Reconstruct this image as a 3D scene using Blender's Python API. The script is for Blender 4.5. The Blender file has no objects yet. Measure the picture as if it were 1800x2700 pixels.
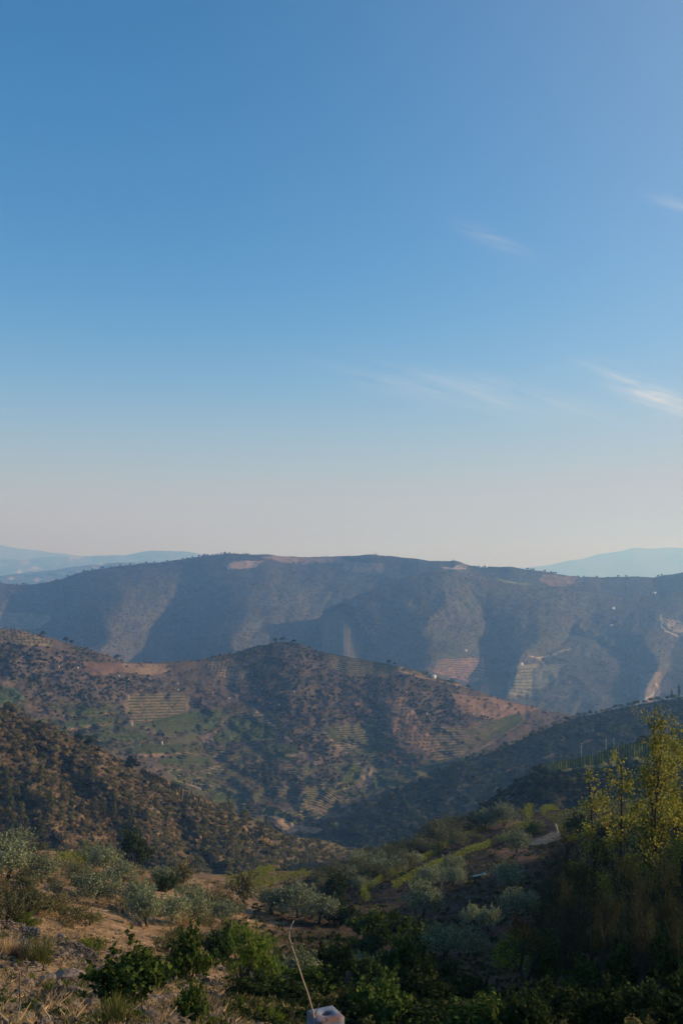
import bpy, math, random
import numpy as np
from mathutils import Vector, Matrix

R = math.radians
C = bpy.context.scene.collection
SC = bpy.context.scene
rng = np.random.default_rng(7)
random.seed(7)

# ------------------------------------------------------------------ camera
F = 2625.0                      # focal length in photo pixels (35 mm lens, upright frame 1800 x 2700)
EYE = 1490.0                    # photo row of the eye level
PITCH = math.atan((EYE - 1350.0) / F)
cam_data = bpy.data.cameras.new('camera')
cam_data.sensor_fit = 'VERTICAL'
cam_data.sensor_height = 36.0
cam_data.lens = 35.0
cam_data.clip_start = 0.1
cam_data.clip_end = 80000
cam = bpy.data.objects.new('camera', cam_data)
cam.location = (0, 0, 0)
cam.rotation_euler = (R(90) + PITCH, 0, 0)
C.objects.link(cam)
SC.camera = cam

# ------------------------------------------------------------------ sun and sky
SUN_AZ, SUN_EL = 82.0, 19.0     # degrees to the right of the view direction, above the horizon
SUN = Vector((math.cos(R(SUN_EL)) * math.sin(R(SUN_AZ)), math.cos(R(SUN_EL)) * math.cos(R(SUN_AZ)), math.sin(R(SUN_EL))))
sl = bpy.data.lights.new('sun', 'SUN')
sl.energy = 4.9
sl.angle = R(0.6)
sl.color = (1.0, 0.83, 0.61)
so = bpy.data.objects.new('sun', sl)
so.rotation_euler = SUN.to_track_quat('Z', 'Y').to_euler()
so.location = SUN * 500
C.objects.link(so)

SC.view_settings.view_transform = 'Standard'
SC.view_settings.look = 'None'
SC.view_settings.exposure = 0.0
SC.view_settings.gamma = 1.0
SC.view_settings.use_curve_mapping = False
SC.cycles.use_denoising = True
SC.cycles.volume_bounces = 3
SC.cycles.max_bounces = 6
SC.cycles.transparent_max_bounces = 16

world = bpy.data.worlds.new('World')
SC.world = world
world.use_nodes = True
wt = world.node_tree
for n in list(wt.nodes):
    wt.nodes.remove(n)


def mnode(t, op, *ins, clamp=False):
    n = t.nodes.new('ShaderNodeMath')
    n.operation = op
    n.use_clamp = clamp
    for i, v in enumerate(ins):
        if isinstance(v, (int, float)):
            n.inputs[i].default_value = v
        else:
            t.links.new(v, n.inputs[i])
    return n.outputs[0]


sky = wt.nodes.new('ShaderNodeTexSky')
sky.sky_type = 'NISHITA'
sky.sun_disc = False
sky.sun_elevation = R(SUN_EL)
sky.sun_rotation = R(SUN_AZ)
sky.altitude = 500
sky.air_density = 1.0
sky.dust_density = 0.6
sky.ozone_density = 6.0
SKY_STRENGTH = 0.142
# thin cirrus: streaked noise laid out by direction, only where the photograph shows wisps
tc = wt.nodes.new('ShaderNodeTexCoord')
sx = wt.nodes.new('ShaderNodeSeparateXYZ')
wt.links.new(tc.outputs['Generated'], sx.inputs[0])
yy = mnode(wt, 'MAXIMUM', sx.outputs['Y'], 0.02)
du = mnode(wt, 'DIVIDE', sx.outputs['X'], yy)
dw = mnode(wt, 'DIVIDE', sx.outputs['Z'], yy)
# du = (px-900)/F, dw = (1490-py)/F
mask = None
for (px, py, lx, ly, ang, amp) in [(1270, 1035, 300, 42, 9, 0.36), (1725, 1040, 140, 26, 24, 1.0),
                                   (1310, 620, 105, 22, 24, 0.22), (1790, 520, 70, 16, 20, 0.24),
                                   (1500, 960, 90, 12, -8, 0.08)]:
    cu, cw = (px - 900) / F, (EYE - py) / F
    a = R(-ang)
    uu = mnode(wt, 'SUBTRACT', du, cu)
    vv = mnode(wt, 'SUBTRACT', dw, cw)
    p = mnode(wt, 'ADD', mnode(wt, 'MULTIPLY', uu, math.cos(a) * F / lx), mnode(wt, 'MULTIPLY', vv, math.sin(a) * F / lx))
    q = mnode(wt, 'ADD', mnode(wt, 'MULTIPLY', uu, -math.sin(a) * F / ly), mnode(wt, 'MULTIPLY', vv, math.cos(a) * F / ly))
    e = mnode(wt, 'ADD', mnode(wt, 'MULTIPLY', p, p), mnode(wt, 'MULTIPLY', q, q))
    g = mnode(wt, 'MULTIPLY', mnode(wt, 'EXPONENT', mnode(wt, 'MULTIPLY', e, -1.0)), amp)
    mask = g if mask is None else mnode(wt, 'ADD', mask, g)
cx = wt.nodes.new('ShaderNodeCombineXYZ')
a = R(-16)
wt.links.new(mnode(wt, 'ADD', mnode(wt, 'MULTIPLY', du, math.cos(a) * 7), mnode(wt, 'MULTIPLY', dw, math.sin(a) * 7)), cx.inputs[0])
wt.links.new(mnode(wt, 'ADD', mnode(wt, 'MULTIPLY', du, -math.sin(a) * 60), mnode(wt, 'MULTIPLY', dw, math.cos(a) * 60)), cx.inputs[1])
nz = wt.nodes.new('ShaderNodeTexNoise')
nz.inputs['Scale'].default_value = 1.6
nz.inputs['Detail'].default_value = 8
nz.inputs['Roughness'].default_value = 0.62
nz.inputs['Distortion'].default_value = 0.6
wt.links.new(cx.outputs[0], nz.inputs['Vector'])
mr = wt.nodes.new('ShaderNodeMapRange')
mr.inputs['From Min'].default_value = 0.36
mr.inputs['From Max'].default_value = 0.70
wt.links.new(nz.outputs[0], mr.inputs['Value'])
cm = mnode(wt, 'MULTIPLY', mask, mr.outputs[0], clamp=True)
mx = wt.nodes.new('ShaderNodeMix')
mx.data_type = 'RGBA'
wt.links.new(cm, mx.inputs['Factor'])
wb = wt.nodes.new('ShaderNodeVectorMath')      # white balance of the photograph
wb.operation = 'MULTIPLY'
wt.links.new(sky.outputs[0], wb.inputs[0])
wb.inputs[1].default_value = (0.50, 1.15, 1.20)
# dusty air: the whole sky pales towards the horizon and towards the sun
nrm = wt.nodes.new('ShaderNodeVectorMath'); nrm.operation = 'NORMALIZE'
wt.links.new(tc.outputs['Generated'], nrm.inputs[0])
dt = wt.nodes.new('ShaderNodeVectorMath'); dt.operation = 'DOT_PRODUCT'
wt.links.new(nrm.outputs[0], dt.inputs[0]); dt.inputs[1].default_value = SUN
sz = wt.nodes.new('ShaderNodeSeparateXYZ'); wt.links.new(nrm.outputs[0], sz.inputs[0])
zz = mnode(wt, 'DIVIDE', mnode(wt, 'MAXIMUM', sz.outputs['Z'], 0.0), 0.145)
fa = mnode(wt, 'MULTIPLY', mnode(wt, 'EXPONENT', mnode(wt, 'MULTIPLY', mnode(wt, 'MULTIPLY', zz, zz), -1.0)), 0.9)
dd = mnode(wt, 'MAXIMUM', dt.outputs['Value'], 0.0)
veil = mnode(wt, 'MINIMUM', mnode(wt, 'ADD', fa, mnode(wt, 'ADD', mnode(wt, 'MULTIPLY', mnode(wt, 'POWER', dd, 2.4), 0.95), mnode(wt, 'MULTIPLY', mnode(wt, 'EXPONENT', mnode(wt, 'MULTIPLY', mnode(wt, 'MULTIPLY', zz, zz), -0.17)), 0.13))), 0.92)
mv = wt.nodes.new('ShaderNodeMix'); mv.data_type = 'RGBA'
wt.links.new(veil, mv.inputs['Factor']); wt.links.new(wb.outputs[0], mv.inputs['A'])
mv.inputs['B'].default_value = (3.68, 3.60, 3.74, 1)
wt.links.new(mv.outputs['Result'], mx.inputs['A'])
mx.inputs['B'].default_value = (5.9, 5.6, 5.4, 1)
bg = wt.nodes.new('ShaderNodeBackground')
wt.links.new(mx.outputs['Result'], bg.inputs['Color'])
bg.inputs['Strength'].default_value = SKY_STRENGTH
ow = wt.nodes.new('ShaderNodeOutputWorld')
wt.links.new(bg.outputs[0], ow.inputs['Surface'])

# ------------------------------------------------------------------ helpers
CP, SP = math.cos(PITCH), math.sin(PITCH)


def at(px, py, Y):
    """point in the place seen at photo position px,py at ground distance Y"""
    px = np.asarray(px, float); py = np.asarray(py, float); Y = np.asarray(Y, float)
    u = (px - 900) / F
    w = -(py - 1350) / F
    dy = CP - w * SP
    dz = SP + w * CP
    return np.stack(np.broadcast_arrays(u / dy * Y, Y, dz / dy * Y), -1)


def to_px(P):
    P = np.asarray(P, float)
    x, y, z = P[..., 0], P[..., 1], P[..., 2]
    f = y * CP + z * SP
    up = -y * SP + z * CP
    f = np.where(np.abs(f) < 1e-6, 1e-6, f)
    return 900 + x / f * F, 1350 - up / f * F


def _hash(ix, iy, seed):
    h = (ix.astype(np.int64) * 374761393 + iy.astype(np.int64) * 668265263 + seed * 1442695041) & 0x7fffffff
    h = ((h ^ (h >> 13)) * 1274126177) & 0x7fffffff
    h = h ^ (h >> 16)
    return (h & 0xffff) / 65535.0


def vnoise(x, y, seed=0):
    x = np.asarray(x, float); y = np.asarray(y, float)
    ix, iy = np.floor(x), np.floor(y)
    fx, fy = x - ix, y - iy
    fx = fx * fx * (3 - 2 * fx); fy = fy * fy * (3 - 2 * fy)
    a = _hash(ix, iy, seed); b = _hash(ix + 1, iy, seed); c = _hash(ix, iy + 1, seed); d = _hash(ix + 1, iy + 1, seed)
    return (a * (1 - fx) + b * fx) * (1 - fy) + (c * (1 - fx) + d * fx) * fy


def fbm(x, y, octv=4, seed=0, gain=0.5):
    s, a, t = 0, 1.0, 0
    for k in range(octv):
        s = s + a * (vnoise(np.asarray(x) * 2 ** k, np.asarray(y) * 2 ** k, seed + k * 17) - 0.5)
        t += a
        a *= gain
    return s / t * 2     # about -1..1


def inside(px, py, poly):
    px = np.asarray(px); py = np.asarray(py)
    r = np.zeros(px.shape, bool)
    n = len(poly)
    for i in range(n):
        x0, y0 = poly[i]; x1, y1 = poly[(i + 1) % n]
        if y0 == y1:
            continue
        c = ((y0 > py) != (y1 > py)) & (px < (x1 - x0) * (py - y0) / (y1 - y0) + x0)
        r ^= c
    return r


def near_line(px, py, line):
    d = np.full(np.shape(px), 1e9)
    for (x0, y0), (x1, y1) in zip(line[:-1], line[1:]):
        vx, vy = x1 - x0, y1 - y0
        t = np.clip(((px - x0) * vx + (py - y0) * vy) / (vx * vx + vy * vy), 0, 1)
        d = np.minimum(d, np.hypot(px - x0 - t * vx, py - y0 - t * vy))
    return d


def mesh(name, V, Fc, mats, smooth=False, mat_idx=None):
    """V (n,3); Fc list of face arrays, or one (m,k) array"""
    me = bpy.data.meshes.new(name)
    V = np.asarray(V, np.float32)
    if isinstance(Fc, np.ndarray):
        Fc = [Fc]
    Fc = [np.asarray(f, np.int32) for f in Fc if len(f)]
    nl = sum(f.size for f in Fc); nf = sum(len(f) for f in Fc)
    me.vertices.add(len(V)); me.vertices.foreach_set('co', V.ravel())
    me.loops.add(nl); me.polygons.add(nf)
    me.loops.foreach_set('vertex_index', np.concatenate([f.ravel() for f in Fc]))
    tot = np.concatenate([np.full(len(f), f.shape[1], np.int32) for f in Fc])
    me.polygons.foreach_set('loop_start', np.concatenate([[0], np.cumsum(tot)[:-1]]).astype(np.int32))
    if mat_idx is not None:
        me.polygons.foreach_set('material_index', np.asarray(mat_idx, np.int32))
    if smooth:
        me.polygons.foreach_set('use_smooth', np.ones(nf, bool))
    for m in (mats if isinstance(mats, (list, tuple)) else [mats]):
        me.materials.append(m)
    me.update(calc_edges=True)
    me.validate()
    return me


def link(name, data, parent=None, loc=(0, 0, 0), rz=0, sc=1, **props):
    o = bpy.data.objects.new(name, data)
    C.objects.link(o)
    o.location = loc
    o.rotation_euler = (0, 0, rz)
    o.scale = (sc, sc, sc) if isinstance(sc, (int, float)) else sc
    if parent is not None:
        o.parent = parent
    for k, v in props.items():
        if v is not None:
            o[k] = v
    return o


def thing(name, label, cat, loc=(0, 0, 0), rz=0, sc=1, group=None, data=None):
    return link(name, data, None, tuple(float(c) for c in loc), rz, sc, label=label, category=cat, group=group)


class Geo:
    """collects tubes, boxes and lumps into one mesh"""
    def __init__(s):
        s.v = []; s.q = []; s.t = []; s.n = 0

    def add(s, V, q=None, t=None):
        V = np.asarray(V, float)
        if q is not None: s.q.append(np.asarray(q, int) + s.n)
        if t is not None: s.t.append(np.asarray(t, int) + s.n)
        s.v.append(V); s.n += len(V)

    def tube(s, pts, rad, k=6, cap=True):
        pts = np.asarray(pts, float)
        n = len(pts)
        rad = np.broadcast_to(np.asarray(rad, float), (n,))
        tg = np.gradient(pts, axis=0)
        tg /= np.linalg.norm(tg, axis=1)[:, None] + 1e-9
        ref = np.array([0.31, 0.95, 0.05]) if abs(tg[0][1]) < 0.9 else np.array([1.0, 0, 0])
        a = np.cross(tg, ref); a /= np.linalg.norm(a, axis=1)[:, None] + 1e-9
        b = np.cross(tg, a)
        th = np.arange(k) * 2 * math.pi / k
        V = pts[:, None] + rad[:, None, None] * (np.cos(th)[None, :, None] * a[:, None] + np.sin(th)[None, :, None] * b[:, None])
        V = V.reshape(-1, 3)
        i = np.arange(n - 1)[:, None] * k; j = np.arange(k)[None]
        q = np.stack([i + j, i + (j + 1) % k, i + k + (j + 1) % k, i + k + j], -1).reshape(-1, 4)
        t = None
        if cap:
            V = np.vstack([V, pts[-1], pts[0]])
            e = (n - 1) * k
            t = [[e + jj, e + (jj + 1) % k, n * k] for jj in range(k)] + [[(jj + 1) % k, jj, n * k + 1] for jj in range(k)]
        s.add(V, q, t)

    def box(s, c, d, rz=0, top=1.0):
        x, y, z = np.array(d) / 2
        V = np.array([[-x, -y, -z], [x, -y, -z], [x, y, -z], [-x, y, -z], [-x * top, -y * top, z], [x * top, -y * top, z], [x * top, y * top, z], [-x * top, y * top, z]])
        cs, sn = math.cos(rz), math.sin(rz)
        V = np.stack([V[:, 0] * cs - V[:, 1] * sn, V[:, 0] * sn + V[:, 1] * cs, V[:, 2]], -1) + np.asarray(c, float)
        s.add(V, [[0, 3, 2, 1], [4, 5, 6, 7], [0, 1, 5, 4], [1, 2, 6, 5], [2, 3, 7, 6], [3, 0, 4, 7]])

    def build(s, name, mats, smooth=False):
        fs = []
        if s.q: fs.append(np.vstack(s.q))
        if s.t: fs.append(np.vstack(s.t))
        return mesh(name, np.vstack(s.v), fs, mats, smooth)


# ------------------------------------------------------------------ materials
def new_mat(name):
    m = bpy.data.materials.new(name)
    m.use_nodes = True
    t = m.node_tree
    for n in list(t.nodes):
        t.nodes.remove(n)
    o = t.nodes.new('ShaderNodeOutputMaterial')
    return m, t, o


def mixc(t, fac, a, b, mode='MIX'):
    n = t.nodes.new('ShaderNodeMix')
    n.data_type = 'RGBA'
    n.blend_type = mode
    for s, v in ((n.inputs['Factor'], fac), (n.inputs['A'], a), (n.inputs['B'], b)):
        if isinstance(v, (int, float)):
            s.default_value = v
        elif isinstance(v, tuple):
            s.default_value = v if len(v) == 4 else v + (1,)
        else:
            t.links.new(v, s)
    return n.outputs['Result']


def noise(t, scale, detail=4, rough=0.55, vec=None, lo=0.0, hi=1.0):
    n = t.nodes.new('ShaderNodeTexNoise')
    n.inputs['Scale'].default_value = scale
    n.inputs['Detail'].default_value = detail
    n.inputs['Roughness'].default_value = rough
    if vec is not None:
        t.links.new(vec, n.inputs['Vector'])
    m = t.nodes.new('ShaderNodeMapRange')
    m.inputs['From Min'].default_value = 0.3
    m.inputs['From Max'].default_value = 0.7
    m.inputs['To Min'].default_value = lo
    m.inputs['To Max'].default_value = hi
    t.links.new(n.outputs[0], m.inputs['Value'])
    return m.outputs[0], n.outputs[0]


def terrain_mat(name, s1, s2, v1=0.35, v2=0.35, bump=0.5, dist=1.0):
    m, t, o = new_mat(name)
    at_ = t.nodes.new('ShaderNodeAttribute'); at_.attribute_name = 'cover'
    geo = t.nodes.new('ShaderNodeNewGeometry')
    a, _ = noise(t, s1, 5, 0.6, geo.outputs['Position'], 1 - v1, 1 + v1)
    b, braw = noise(t, s2, 6, 0.65, geo.outputs['Position'], 1 - v2, 1 + v2)
    k = mnode(t, 'MULTIPLY', a, b)
    col = t.nodes.new('ShaderNodeVectorMath'); col.operation = 'SCALE'
    t.links.new(at_.outputs['Color'], col.inputs[0]); t.links.new(k, col.inputs['Scale'])
    bp = t.nodes.new('ShaderNodeBump')
    bp.inputs['Strength'].default_value = bump
    bp.inputs['Distance'].default_value = dist
    t.links.new(braw, bp.inputs['Height'])
    p = t.nodes.new('ShaderNodeBsdfDiffuse')
    t.links.new(col.outputs[0], p.inputs['Color'])
    t.links.new(bp.outputs[0], p.inputs['Normal'])
    t.links.new(p.outputs[0], o.inputs['Surface'])
    return m


def leaf_mat(name, ca, cb, trans=0.35, objvar=0.3, tint=None):
    """leaves: each leaf its own mix of two colours, each plant a little lighter or darker"""
    m, t, o = new_mat(name)
    g = t.nodes.new('ShaderNodeNewGeometry')
    oi = t.nodes.new('ShaderNodeObjectInfo')
    c = mixc(t, g.outputs['Random Per Island'], ca, cb)
    if tint is not None:
        mr_ = t.nodes.new('ShaderNodeMapRange')
        mr_.inputs['From Min'].default_value = 0.35; mr_.inputs['From Max'].default_value = 1.0
        t.links.new(oi.outputs['Random'], mr_.inputs['Value'])
        c = mixc(t, mr_.outputs[0], c, tint)
    sc_ = t.nodes.new('ShaderNodeVectorMath'); sc_.operation = 'SCALE'
    t.links.new(c, sc_.inputs[0])
    rnd = mnode(t, 'FRACT', mnode(t, 'MULTIPLY', oi.outputs['Random'], 7.31))
    t.links.new(mnode(t, 'ADD', mnode(t, 'MULTIPLY', rnd, objvar * 2), 1 - objvar), sc_.inputs['Scale'])
    d = t.nodes.new('ShaderNodeBsdfDiffuse')
    tr = t.nodes.new('ShaderNodeBsdfTranslucent')
    t.links.new(sc_.outputs[0], d.inputs['Color']); t.links.new(sc_.outputs[0], tr.inputs['Color'])
    mxs = t.nodes.new('ShaderNodeMixShader'); mxs.inputs[0].default_value = trans
    t.links.new(d.outputs[0], mxs.inputs[1]); t.links.new(tr.outputs[0], mxs.inputs[2])
    t.links.new(mxs.outputs[0], o.inputs['Surface'])
    return m


def plain_mat(name, ca, cb, scale=8.0, rough=0.85, bump=0.4, dist=0.02, objvar=0.0):
    m, t, o = new_mat(name)
    tcn = t.nodes.new('ShaderNodeTexCoord')
    f, raw = noise(t, scale, 6, 0.65, tcn.outputs['Object'])
    c = mixc(t, f, ca, cb)
    if objvar:
        oi = t.nodes.new('ShaderNodeObjectInfo')
        s_ = t.nodes.new('ShaderNodeVectorMath'); s_.operation = 'SCALE'
        t.links.new(c, s_.inputs[0])
        t.links.new(mnode(t, 'ADD', mnode(t, 'MULTIPLY', oi.outputs['Random'], objvar * 2), 1 - objvar), s_.inputs['Scale'])
        c = s_.outputs[0]
    p = t.nodes.new('ShaderNodeBsdfPrincipled')
    p.inputs['Roughness'].default_value = rough
    p.inputs['Specular IOR Level'].default_value = 0.2
    t.links.new(c, p.inputs['Base Color'])
    bp = t.nodes.new('ShaderNodeBump'); bp.inputs['Strength'].default_value = bump; bp.inputs['Distance'].default_value = dist
    t.links.new(raw, bp.inputs['Height']); t.links.new(bp.outputs[0], p.inputs['Normal'])
    t.links.new(p.outputs[0], o.inputs['Surface'])
    return m


M = {}
M['far'] = terrain_mat('far_hill_ground', 0.0018, 0.012, 0.3, 0.35, 0.6, 12)
M['ridge'] = terrain_mat('ridge_ground', 0.006, 0.06, 0.25, 0.45, 0.7, 5)
M['mid'] = terrain_mat('terraced_hill_ground', 0.02, 0.22, 0.25, 0.4, 0.7, 1.5)
M['left'] = terrain_mat('scrub_hill_ground', 0.05, 0.6, 0.3, 0.45, 0.7, 0.6)
M['near'] = terrain_mat('dry_ground', 0.55, 3.0, 0.5, 0.55, 1.0, 0.2)
M['olive'] = leaf_mat('olive_leaf', (0.09, 0.115, 0.048), (0.36, 0.38, 0.225), 0.2, 0.15)
M['olive_dark'] = leaf_mat('olive_leaf_dull', (0.075, 0.08, 0.038), (0.17, 0.165, 0.085), 0.25, 0.3)
M['green'] = leaf_mat('broad_leaf', (0.030, 0.060, 0.014), (0.13, 0.17, 0.04), 0.3, 0.25)
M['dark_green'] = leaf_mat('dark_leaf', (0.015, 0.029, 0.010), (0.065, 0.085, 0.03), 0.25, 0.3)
M['fresh'] = leaf_mat('fresh_leaf', (0.07, 0.12, 0.02), (0.16, 0.20, 0.04), 0.4, 0.2)
M['lime'] = leaf_mat('lime_leaf', (0.10, 0.16, 0.015), (0.22, 0.26, 0.03), 0.5, 0.15)
M['vine'] = leaf_mat('vine_leaf', (0.09, 0.14, 0.02), (0.30, 0.29, 0.05), 0.45, 0.15)
M['poplar'] = leaf_mat('poplar_leaf', (0.15, 0.17, 0.028), (0.44, 0.385, 0.085), 0.5, 0.1)
M['twiggy'] = leaf_mat('thin_brown_leaf', (0.036, 0.044, 0.016), (0.095, 0.098, 0.034), 0.35, 0.2)
M['scrub'] = leaf_mat('dry_scrub_leaf', (0.135, 0.11, 0.05), (0.32, 0.235, 0.115), 0.25, 0.25, (0.32, 0.21, 0.10))
M['scrub_green'] = leaf_mat('green_scrub_leaf', (0.085, 0.085, 0.032), (0.21, 0.185, 0.075), 0.2, 0.35)
M['pine'] = leaf_mat('pine_needles', (0.055, 0.06, 0.018), (0.17, 0.15, 0.05), 0.2, 0.25)
M['russet'] = leaf_mat('russet_leaf', (0.10, 0.05, 0.022), (0.17, 0.095, 0.042), 0.35, 0.15)
M['far_tree'] = leaf_mat('far_tree_leaf', (0.085, 0.078, 0.052), (0.19, 0.155, 0.118), 0.1, 0.3, (0.20, 0.15, 0.115))
M['bark'] = plain_mat('bark', (0.03, 0.025, 0.02), (0.085, 0.07, 0.055), 14, 0.9, 0.8, 0.03)
M['pale_bark'] = plain_mat('pale_bark', (0.09, 0.075, 0.055), (0.2, 0.17, 0.13), 14, 0.9, 0.6, 0.02)
M['straw'] = leaf_mat('straw', (0.42, 0.28, 0.135), (0.68, 0.48, 0.25), 0.3, 0.25)
M['broom'] = leaf_mat('broom_stem', (0.07, 0.085, 0.02), (0.17, 0.17, 0.05), 0.3, 0.1)
M['stone'] = plain_mat('schist_stone', (0.085, 0.066, 0.052), (0.34, 0.265, 0.20), 6, 0.9, 1.0, 0.1, 0.4)
M['wood'] = plain_mat('weathered_wood', (0.06, 0.045, 0.035), (0.16, 0.12, 0.09), 20, 0.9)
M['cane'] = plain_mat('dry_cane', (0.30, 0.20, 0.12), (0.50, 0.38, 0.25), 9, 0.7)
M['white_wall'] = plain_mat('white_wall', (0.72, 0.71, 0.68), (0.82, 0.81, 0.78), 0.6, 0.9)
M['roof'] = plain_mat('clay_roof', (0.24, 0.12, 0.07), (0.36, 0.2, 0.12), 1.5, 0.9)
M['dark_pane'] = plain_mat('dark_opening', (0.02, 0.022, 0.026), (0.04, 0.042, 0.046), 2, 0.3)
M['grey_pole'] = plain_mat('grey_pole', (0.36, 0.36, 0.35), (0.5, 0.5, 0.48), 4, 0.8)
M['path'] = plain_mat('track_dust', (0.34, 0.26, 0.19), (0.52, 0.43, 0.34), 0.9, 0.95, 0.6, 0.05)
M['tarp'] = plain_mat('turquoise_sheet', (0.05, 0.15, 0.15), (0.10, 0.24, 0.23), 3, 0.6)
M['rust_sheet'] = plain_mat('dull_red_sheet', (0.20, 0.06, 0.05), (0.30, 0.12, 0.09), 3, 0.7)

# ------------------------------------------------------------------ hills: real slopes at their own distances
def interp(px, pts, col):
    xs = [p[0] for p in pts]
    return np.interp(px, xs, [p[col] for p in pts])


def set_cover(me, cov):
    ca = me.color_attributes.new('cover', 'FLOAT_COLOR', 'POINT')
    rgba = np.ones((len(me.vertices), 4), np.float32)
    rgba[:, :3] = cov
    ca.data.foreach_set('color', rgba.ravel())


class Hill:
    def __init__(s, name, ridge, foot, nu, nv, mat, cover, dfun=None, rough=0.0, rfreq=0.02, ridge_rough=2.0,
                 back=400, backdrop=0.35, front=150, frontdrop=0.35, gam=1.0, seed=1):
        s.px = np.linspace(ridge[0][0], ridge[-1][0], nu)
        v = np.linspace(0, 1, nv)
        s.ry = interp(s.px, ridge, 1) + ridge_rough * fbm(s.px * 0.03, s.px * 0 + seed, 4, seed)
        k = np.hanning(9); k /= k.sum()
        s.fy = np.convolve(np.pad(interp(s.px, foot, 1), 4, 'edge'), k, 'valid')
        rD, fD = interp(s.px, ridge, 2), interp(s.px, foot, 2)
        k = np.hanning(41); k /= k.sum()
        rD = np.convolve(np.pad(rD, 20, 'edge'), k, 'valid'); fD = np.convolve(np.pad(fD, 20, 'edge'), k, 'valid')
        PX = np.broadcast_to(s.px, (nv, nu))
        V = np.broadcast_to(v[:, None], (nv, nu))
        PY = s.ry + (s.fy - s.ry) * V
        D = rD + (fD - rD) * V ** gam
        if dfun is not None:
            D = D + dfun(PX, V, PY)
        if rough:
            D = D + rough * fbm(PX * rfreq, PY * rfreq * 1.6, 5, seed + 5) * np.clip(V * 6, 0.05, 1)
        s.P = at(PX, PY, D)
        s.nu, s.nv = nu, nv
        rows = [s.P]
        n_back = [1.0, 0.55, 0.25, 0.08]
        bk = []
        for f in n_back:
            r = s.P[0].copy(); r[:, 1] += f * back; r[:, 0] *= (r[:, 1] / s.P[0][:, 1]); r[:, 2] -= f * back * backdrop * (0.4 + 0.6 * f)
            bk.append(r[None])
        fr = []
        for f in (0.3, 1.0):
            r = s.P[-1].copy(); r[:, 1] -= f * front; r[:, 0] *= (r[:, 1] / s.P[-1][:, 1]); r[:, 2] -= f * front * frontdrop
            fr.append(r[None])
        A = np.concatenate(bk + rows + fr, 0)
        n, m = A.shape[:2]
        i = np.arange(n - 1)[:, None] * m; j = np.arange(m - 1)[None]
        q = np.stack([i + j, i + m + j, i + m + j + 1, i + j + 1], -1).reshape(-1, 4)
        me = mesh(name, A.reshape(-1, 3), q, M[mat], True)
        cov = cover(PX, PY, V)
        cov = np.concatenate([np.repeat(cov[:1], 4, 0), cov, np.repeat(cov[-1:], 2, 0)], 0)
        set_cover(me, cov.reshape(-1, 3))
        s.ob = link(name, me, kind='structure')

    def v_of(s, px, py):
        ry, fy = np.interp(px, s.px, s.ry), np.interp(px, s.px, s.fy)
        return (py - ry) / (fy - ry)

    def at(s, px, py):
        px = np.asarray(px, float); py = np.asarray(py, float)
        v = np.clip(s.v_of(px, py), 0, 0.99999) * (s.nv - 1)
        u = np.clip((px - s.px[0]) / (s.px[-1] - s.px[0]), 0, 0.99999) * (s.nu - 1)
        i, j = v.astype(int), u.astype(int)
        fv, fu = (v - i)[..., None], (u - j)[..., None]
        P = s.P
        return (P[i, j] * (1 - fu) + P[i, j + 1] * fu) * (1 - fv) + (P[i + 1, j] * (1 - fu) + P[i + 1, j + 1] * fu) * fv

    def scatter(s, n, dens, px0=-60, px1=1860, v0=0.0, v1=1.0, r=None):
        r = r or rng
        px = r.uniform(px0, px1, n); v = r.uniform(v0, v1, n)
        ry, fy = np.interp(px, s.px, s.ry), np.interp(px, s.px, s.fy)
        # equal numbers per equal area of the picture of the slope
        h = (fy - ry); keep = r.uniform(0, h.max(), n) < h
        px, v = px[keep], v[keep]
        py = np.interp(px, s.px, s.ry) + v * np.interp(px, s.px, h_all(s))
        d = dens(px, py)
        k = r.uniform(0, 1, len(px)) < d
        return px[k], py[k]


def h_all(s):
    return s.fy - s.ry


def paint(base, PX, PY, patches, wob=3.0, wf=0.05, seed=3):
    qx = PX + wob * fbm(PX * wf, PY * wf, 3, seed); qy = PY + wob * 0.6 * fbm(PX * wf, PY * wf, 3, seed + 40)
    c = np.array(base, float)
    for p in patches:
        if p[0] == 'line':
            k = np.clip((p[2] + 1 - near_line(qx, qy, p[1])), 0, 1)
            col = p[3]
        else:
            k = inside(qx, qy, p[1]).astype(float)
            col = p[2]
        c = c * (1 - k[..., None]) + np.array(col) * k[..., None]
    return c


def const(col, amp=0.0):
    def f(PX, PY, V):
        n = 1 + amp * fbm(PX * 0.02, PY * 0.05, 4, 9)
        return np.array(col) * n[..., None]
    return f


SOIL = (0.20, 0.125, 0.08)
RED = (0.19, 0.105, 0.07)
TAN = (0.34, 0.235, 0.14)
TRK = (0.21, 0.15, 0.10)
PALE = (0.42, 0.32, 0.22)
SCRUB = (0.070, 0.056, 0.040)
SCRUBG = (0.085, 0.075, 0.042)
VGREEN = (0.075, 0.105, 0.038)
YGREEN = (0.12, 0.13, 0.045)

# --- far mountains
def far_cover(px, py, v):
    n = fbm(px * 0.012, py * 0.06, 4, 21)
    c = np.array((0.10, 0.09, 0.06)) * (1 + 0.4 * n)[..., None]
    k = (fbm(px * 0.03, py * 0.15, 3, 33) > 0.33)[..., None]
    return np.where(k, np.array((0.42, 0.30, 0.20)), c)


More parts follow.
